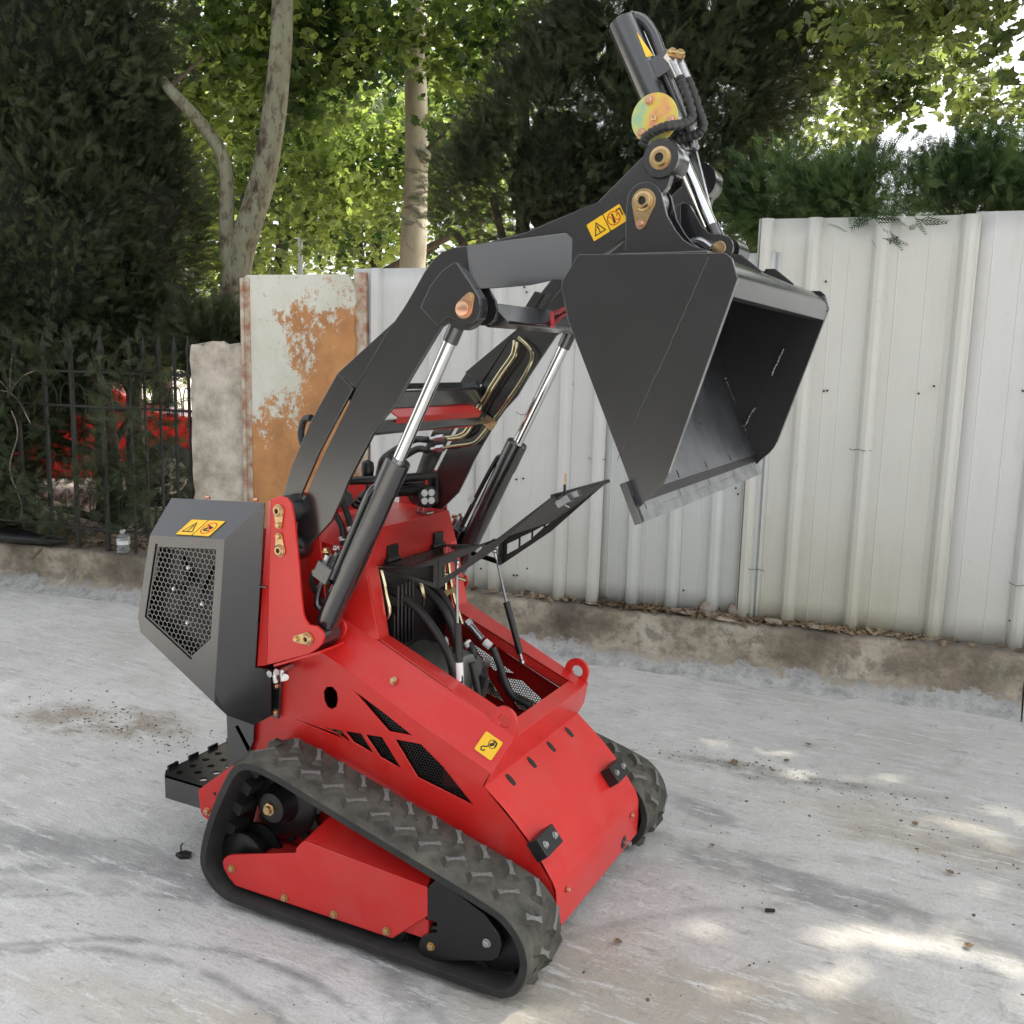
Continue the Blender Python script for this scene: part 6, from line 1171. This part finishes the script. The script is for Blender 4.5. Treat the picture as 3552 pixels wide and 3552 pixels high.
for i, (x, o_, a, b, c, rz, lab) in enumerate(((.10, .055, .075, .03, .012, .2, 'flat broken tile lying left on the kerb wall'), (.28, .035, .10, .035, .010, -.1, 'long flat tile piece on the kerb wall edge'), (.20, .085, .045, .02, .045, .5, 'upright broken brown shard against the pale green panel'), (.33, .09, .035, .02, .04, -.6, 'pointed grey shard leaning on the pale green panel'), (.55, .05, .05, .03, .015, .3, 'small broken tile right of the pointed shard'), (.74, .045, .035, .03, .012, .9, 'small pale stone chip right on the kerb wall'))):
    r = random.Random(i); bm = bmesh.new(); bmesh.ops.create_icosphere(bm, subdivisions=2, radius=1); p = Vector(wall(x, o_, .288 + c * .8))
    vs = [(v.co.x * a * (1 + r.uniform(-.2, .2)), v.co.y * b * (1 + r.uniform(-.2, .2)), max(-.8, min(.8, v.co.z)) * c * (1 + r.uniform(-.1, .1))) for v in bm.verts]; fs = [tuple(v.index for v in f.verts) for f in bm.faces]; bm.free()
    mb = MB(); mb.add(vs, fs); o = mb.build('broken_tile', 'clay', None, 0); o.location = p; o.rotation_euler = (.15, .1, rz); tag(o, lab, 'rubble', 'broken pieces on the kerb wall')
# things lying on the yard
def ground_leaf(x, y, s, lab, mat='litter', rz=0):
    V = LTV * s * .62; V = V.copy(); V[:, 2] = .006 + np.abs(V[:, 2]) * 1.5; o = link('dry_leaf', mesh_np('dry_leaf', V, LTF, mat)); o.location = (x, y, .002); o.rotation_euler = (0, 0, rz); tag(o, lab, 'leaf', 'dry leaves on the concrete')
for a in ((.84, 1.35, .05, 'brown leaf on the yard between the sun patches', 1), (.67, 1.22, .07, 'curled leaf in the dark streak behind the far track', 2), (.90, 1.58, .045, 'small leaf on the yard near the kerb wall', 3), (.70, -.14, .05, 'leaf on the yard right of the near track', 4), (1.55, .31, .05, 'leaf at the lower right in the sun patch', .5), (1.36, 1.02, .05, 'leaf in the upper right sun patch', 1.5), (1.50, .72, .05, 'leaf on the yard at the right edge', 2.5), (.78, .52, .035, 'small leaf right of the front plate', 3.3)):
    ground_leaf(*a[:4], rz=a[4])
mb = MB(); mb.obox((0, 0, .008), (.014, .004, .001), (-.002, .006, 0), (.001, .001, .004)); o = mb.build('rubber_chunk', 'black', None, 0, .003); o.location = (1.03, .22, 0); tag(o, 'small black rubber piece lying alone on the concrete', 'scrap')
mb = MB(); mb.poly([(-.026, -.012, .001), (.004, -.020, .001), (.026, -.006, .001), (.016, .016, .001), (-.014, .014, .001)], (.004, .002, .012)); mb.tube([(-.010, 0, .012), (-.014, .003, .030), (-.006, .004, .042)], .003, 6, 2); o = mb.build('clod', 'stkblack', None, 0, .003); o.location = (-.70, -.39, 0); tag(o, 'dark clod on the concrete left of the near track', 'scrap')
r = np.random.default_rng(9); nP = 330
P = np.stack([r.uniform(-2.6, 2.0, nP), r.uniform(-1.1, 2.2, nP)], 1); P = np.vstack([P, r.normal((-1.78, .28), (.30, .10), (380, 2)), r.normal((.85, 1.24), (.35, .06), (170, 2)), r.normal((1.5, .95), (.3, .1), (90, 2))])
mb = MB()
for x, y in P: s = float(min(abs(r.normal(0, .0012)), .003) + .0007); t_ = float(r.random() * 6); mb.obox((x, y, s * .4), (s * math.cos(t_) * 1.6, s * math.sin(t_) * 1.6, 0), (-s * math.sin(t_), s * math.cos(t_), 0), (s * .2, 0, s * .45))
tag(mb.build('grit', 'soil', None, 0), 'crumbs of earth and grit strewn over the concrete', None, None, 'stuff')
# bottle, black bundle, pole, car
BT = empty('water_bottle', wall(-3.52, -.02 + .06, .292), 'empty clear plastic bottle with white cap standing on the kerb', 'bottle')
gm, gnt, gb = newmat('clear_plastic'); gb.inputs['Transmission Weight'].default_value = .85; gb.inputs['Roughness'].default_value = .08; gb.inputs['IOR'].default_value = 1.2; gb.inputs['Base Color'].default_value = (.9, .95, .97, 1); MAT['clear'] = gm
mb = MB(); mb.lathe((0, 0, 0), (0, 0, 1), [(0, .036), (.004, .041), (.03, .042), (.04, .039), (.05, .042), (.085, .042), (.105, .036), (.122, .018), (.130, .016)], 28); mb.build('body', 'clear', BT)
mb = MB(); mb.lathe((0, 0, .130), (0, 0, 1), [(0, .018), (.016, .018), (.018, .016)], 24); mb.build('cap', 'white', BT)
mb = MB(); mb.lathe((0, 0, .055), (0, 0, 1), [(0, .0425), (.026, .0425)], 28); mb.mat = 1; mb.poly([(-.030, -.031, .060), (-.010, -.043, .060), (-.010, -.043, .074), (-.030, -.031, .074)], (0, .002, 0)); mb.build('label_band', ['white', 'stkred'], BT)
mb = MB(); vs = []; n, m = 26, 12
for i in range(n + 1):
    for j in range(m):
        u = i / n; a = 2 * math.pi * j / m; w_ = math.sin(math.pi * min(1, max(.02, u))) ** .5; p = Vector(wall(-5.0 + 1.05 * u, .02, .33)); vs.append(p + Vector((0, .10 * w_ * math.cos(a), .045 * w_ * math.sin(a) * (1 + .3 * mn.noise(Vector((u * 6, a, 0)))))))
mb.add(vs, [(i * m + j, i * m + (j + 1) % m, (i + 1) * m + (j + 1) % m, (i + 1) * m + j) for i in range(n) for j in range(m)] + [tuple(range(m))[::-1], tuple(n * m + j for j in range(m))]); tag(mb.build('black_bundle', 'black', None, 50), 'crumpled black sheeting lying on the kerb at the left edge', 'sheeting')
mb = MB(); mb.cyl((0, 0, 0), (0, 0, 3.6), .028, 14); mb.lathe((0, 0, 0), (0, 0, 1), [(0, .07), (.02, .07), (.03, .035)], 14); o = mb.build('lamp_pole', 'pole', None); o.location = (-6.07, 6.79, 0); tag(o, 'thin pale blue pole standing between the plane trees', 'pole')
CA = empty('parked_car', (-7.6, 4.3, 0), 'red car parked beyond the junipers, half hidden by foliage', 'car', rz=math.radians(48))
sil = [(-2.0, .30), (-2.05, .55), (-1.95, .80), (-1.3, .90), (-.75, 1.38), (.55, 1.42), (1.15, .98), (1.9, .85), (2.05, .60), (2.0, .30)]
mb = MB(); mb.xz(sil, -.80, .80); mb.build('body', 'carred', CA, bevel=.05)
mb = MB()
for y in (-.81, .81): mb.xz([(-1.05, .95), (-.68, 1.32), (-.1, 1.34), (-.1, .95)], y, y * .98); mb.xz([(0, .95), (0, 1.34), (.50, 1.34), (.95, .97)], y, y * .98)
mb.build('window', 'glass', CA)
for x in (-1.25, 1.3):
    for y in (-.80, .80): mb = MB(); mb.lathe((x, y - .08, .32), (x, y + .1, .32), [(0, .30), (.02, .33), (.16, .33), (.18, .30)], 28); wo_ = mb.build('wheel', 'hose', CA); mb = MB(); mb.cyl((x, y - .085, .32), (x, y + .095, .32), .19, 20); mb.build('rim', 'zinc', wo_)
for y in (-.6, .6): mb = MB(); mb.box((1.98, y - .14, .60), (2.05, y + .14, .74)); mb.build('headlight', 'leddisc', CA)
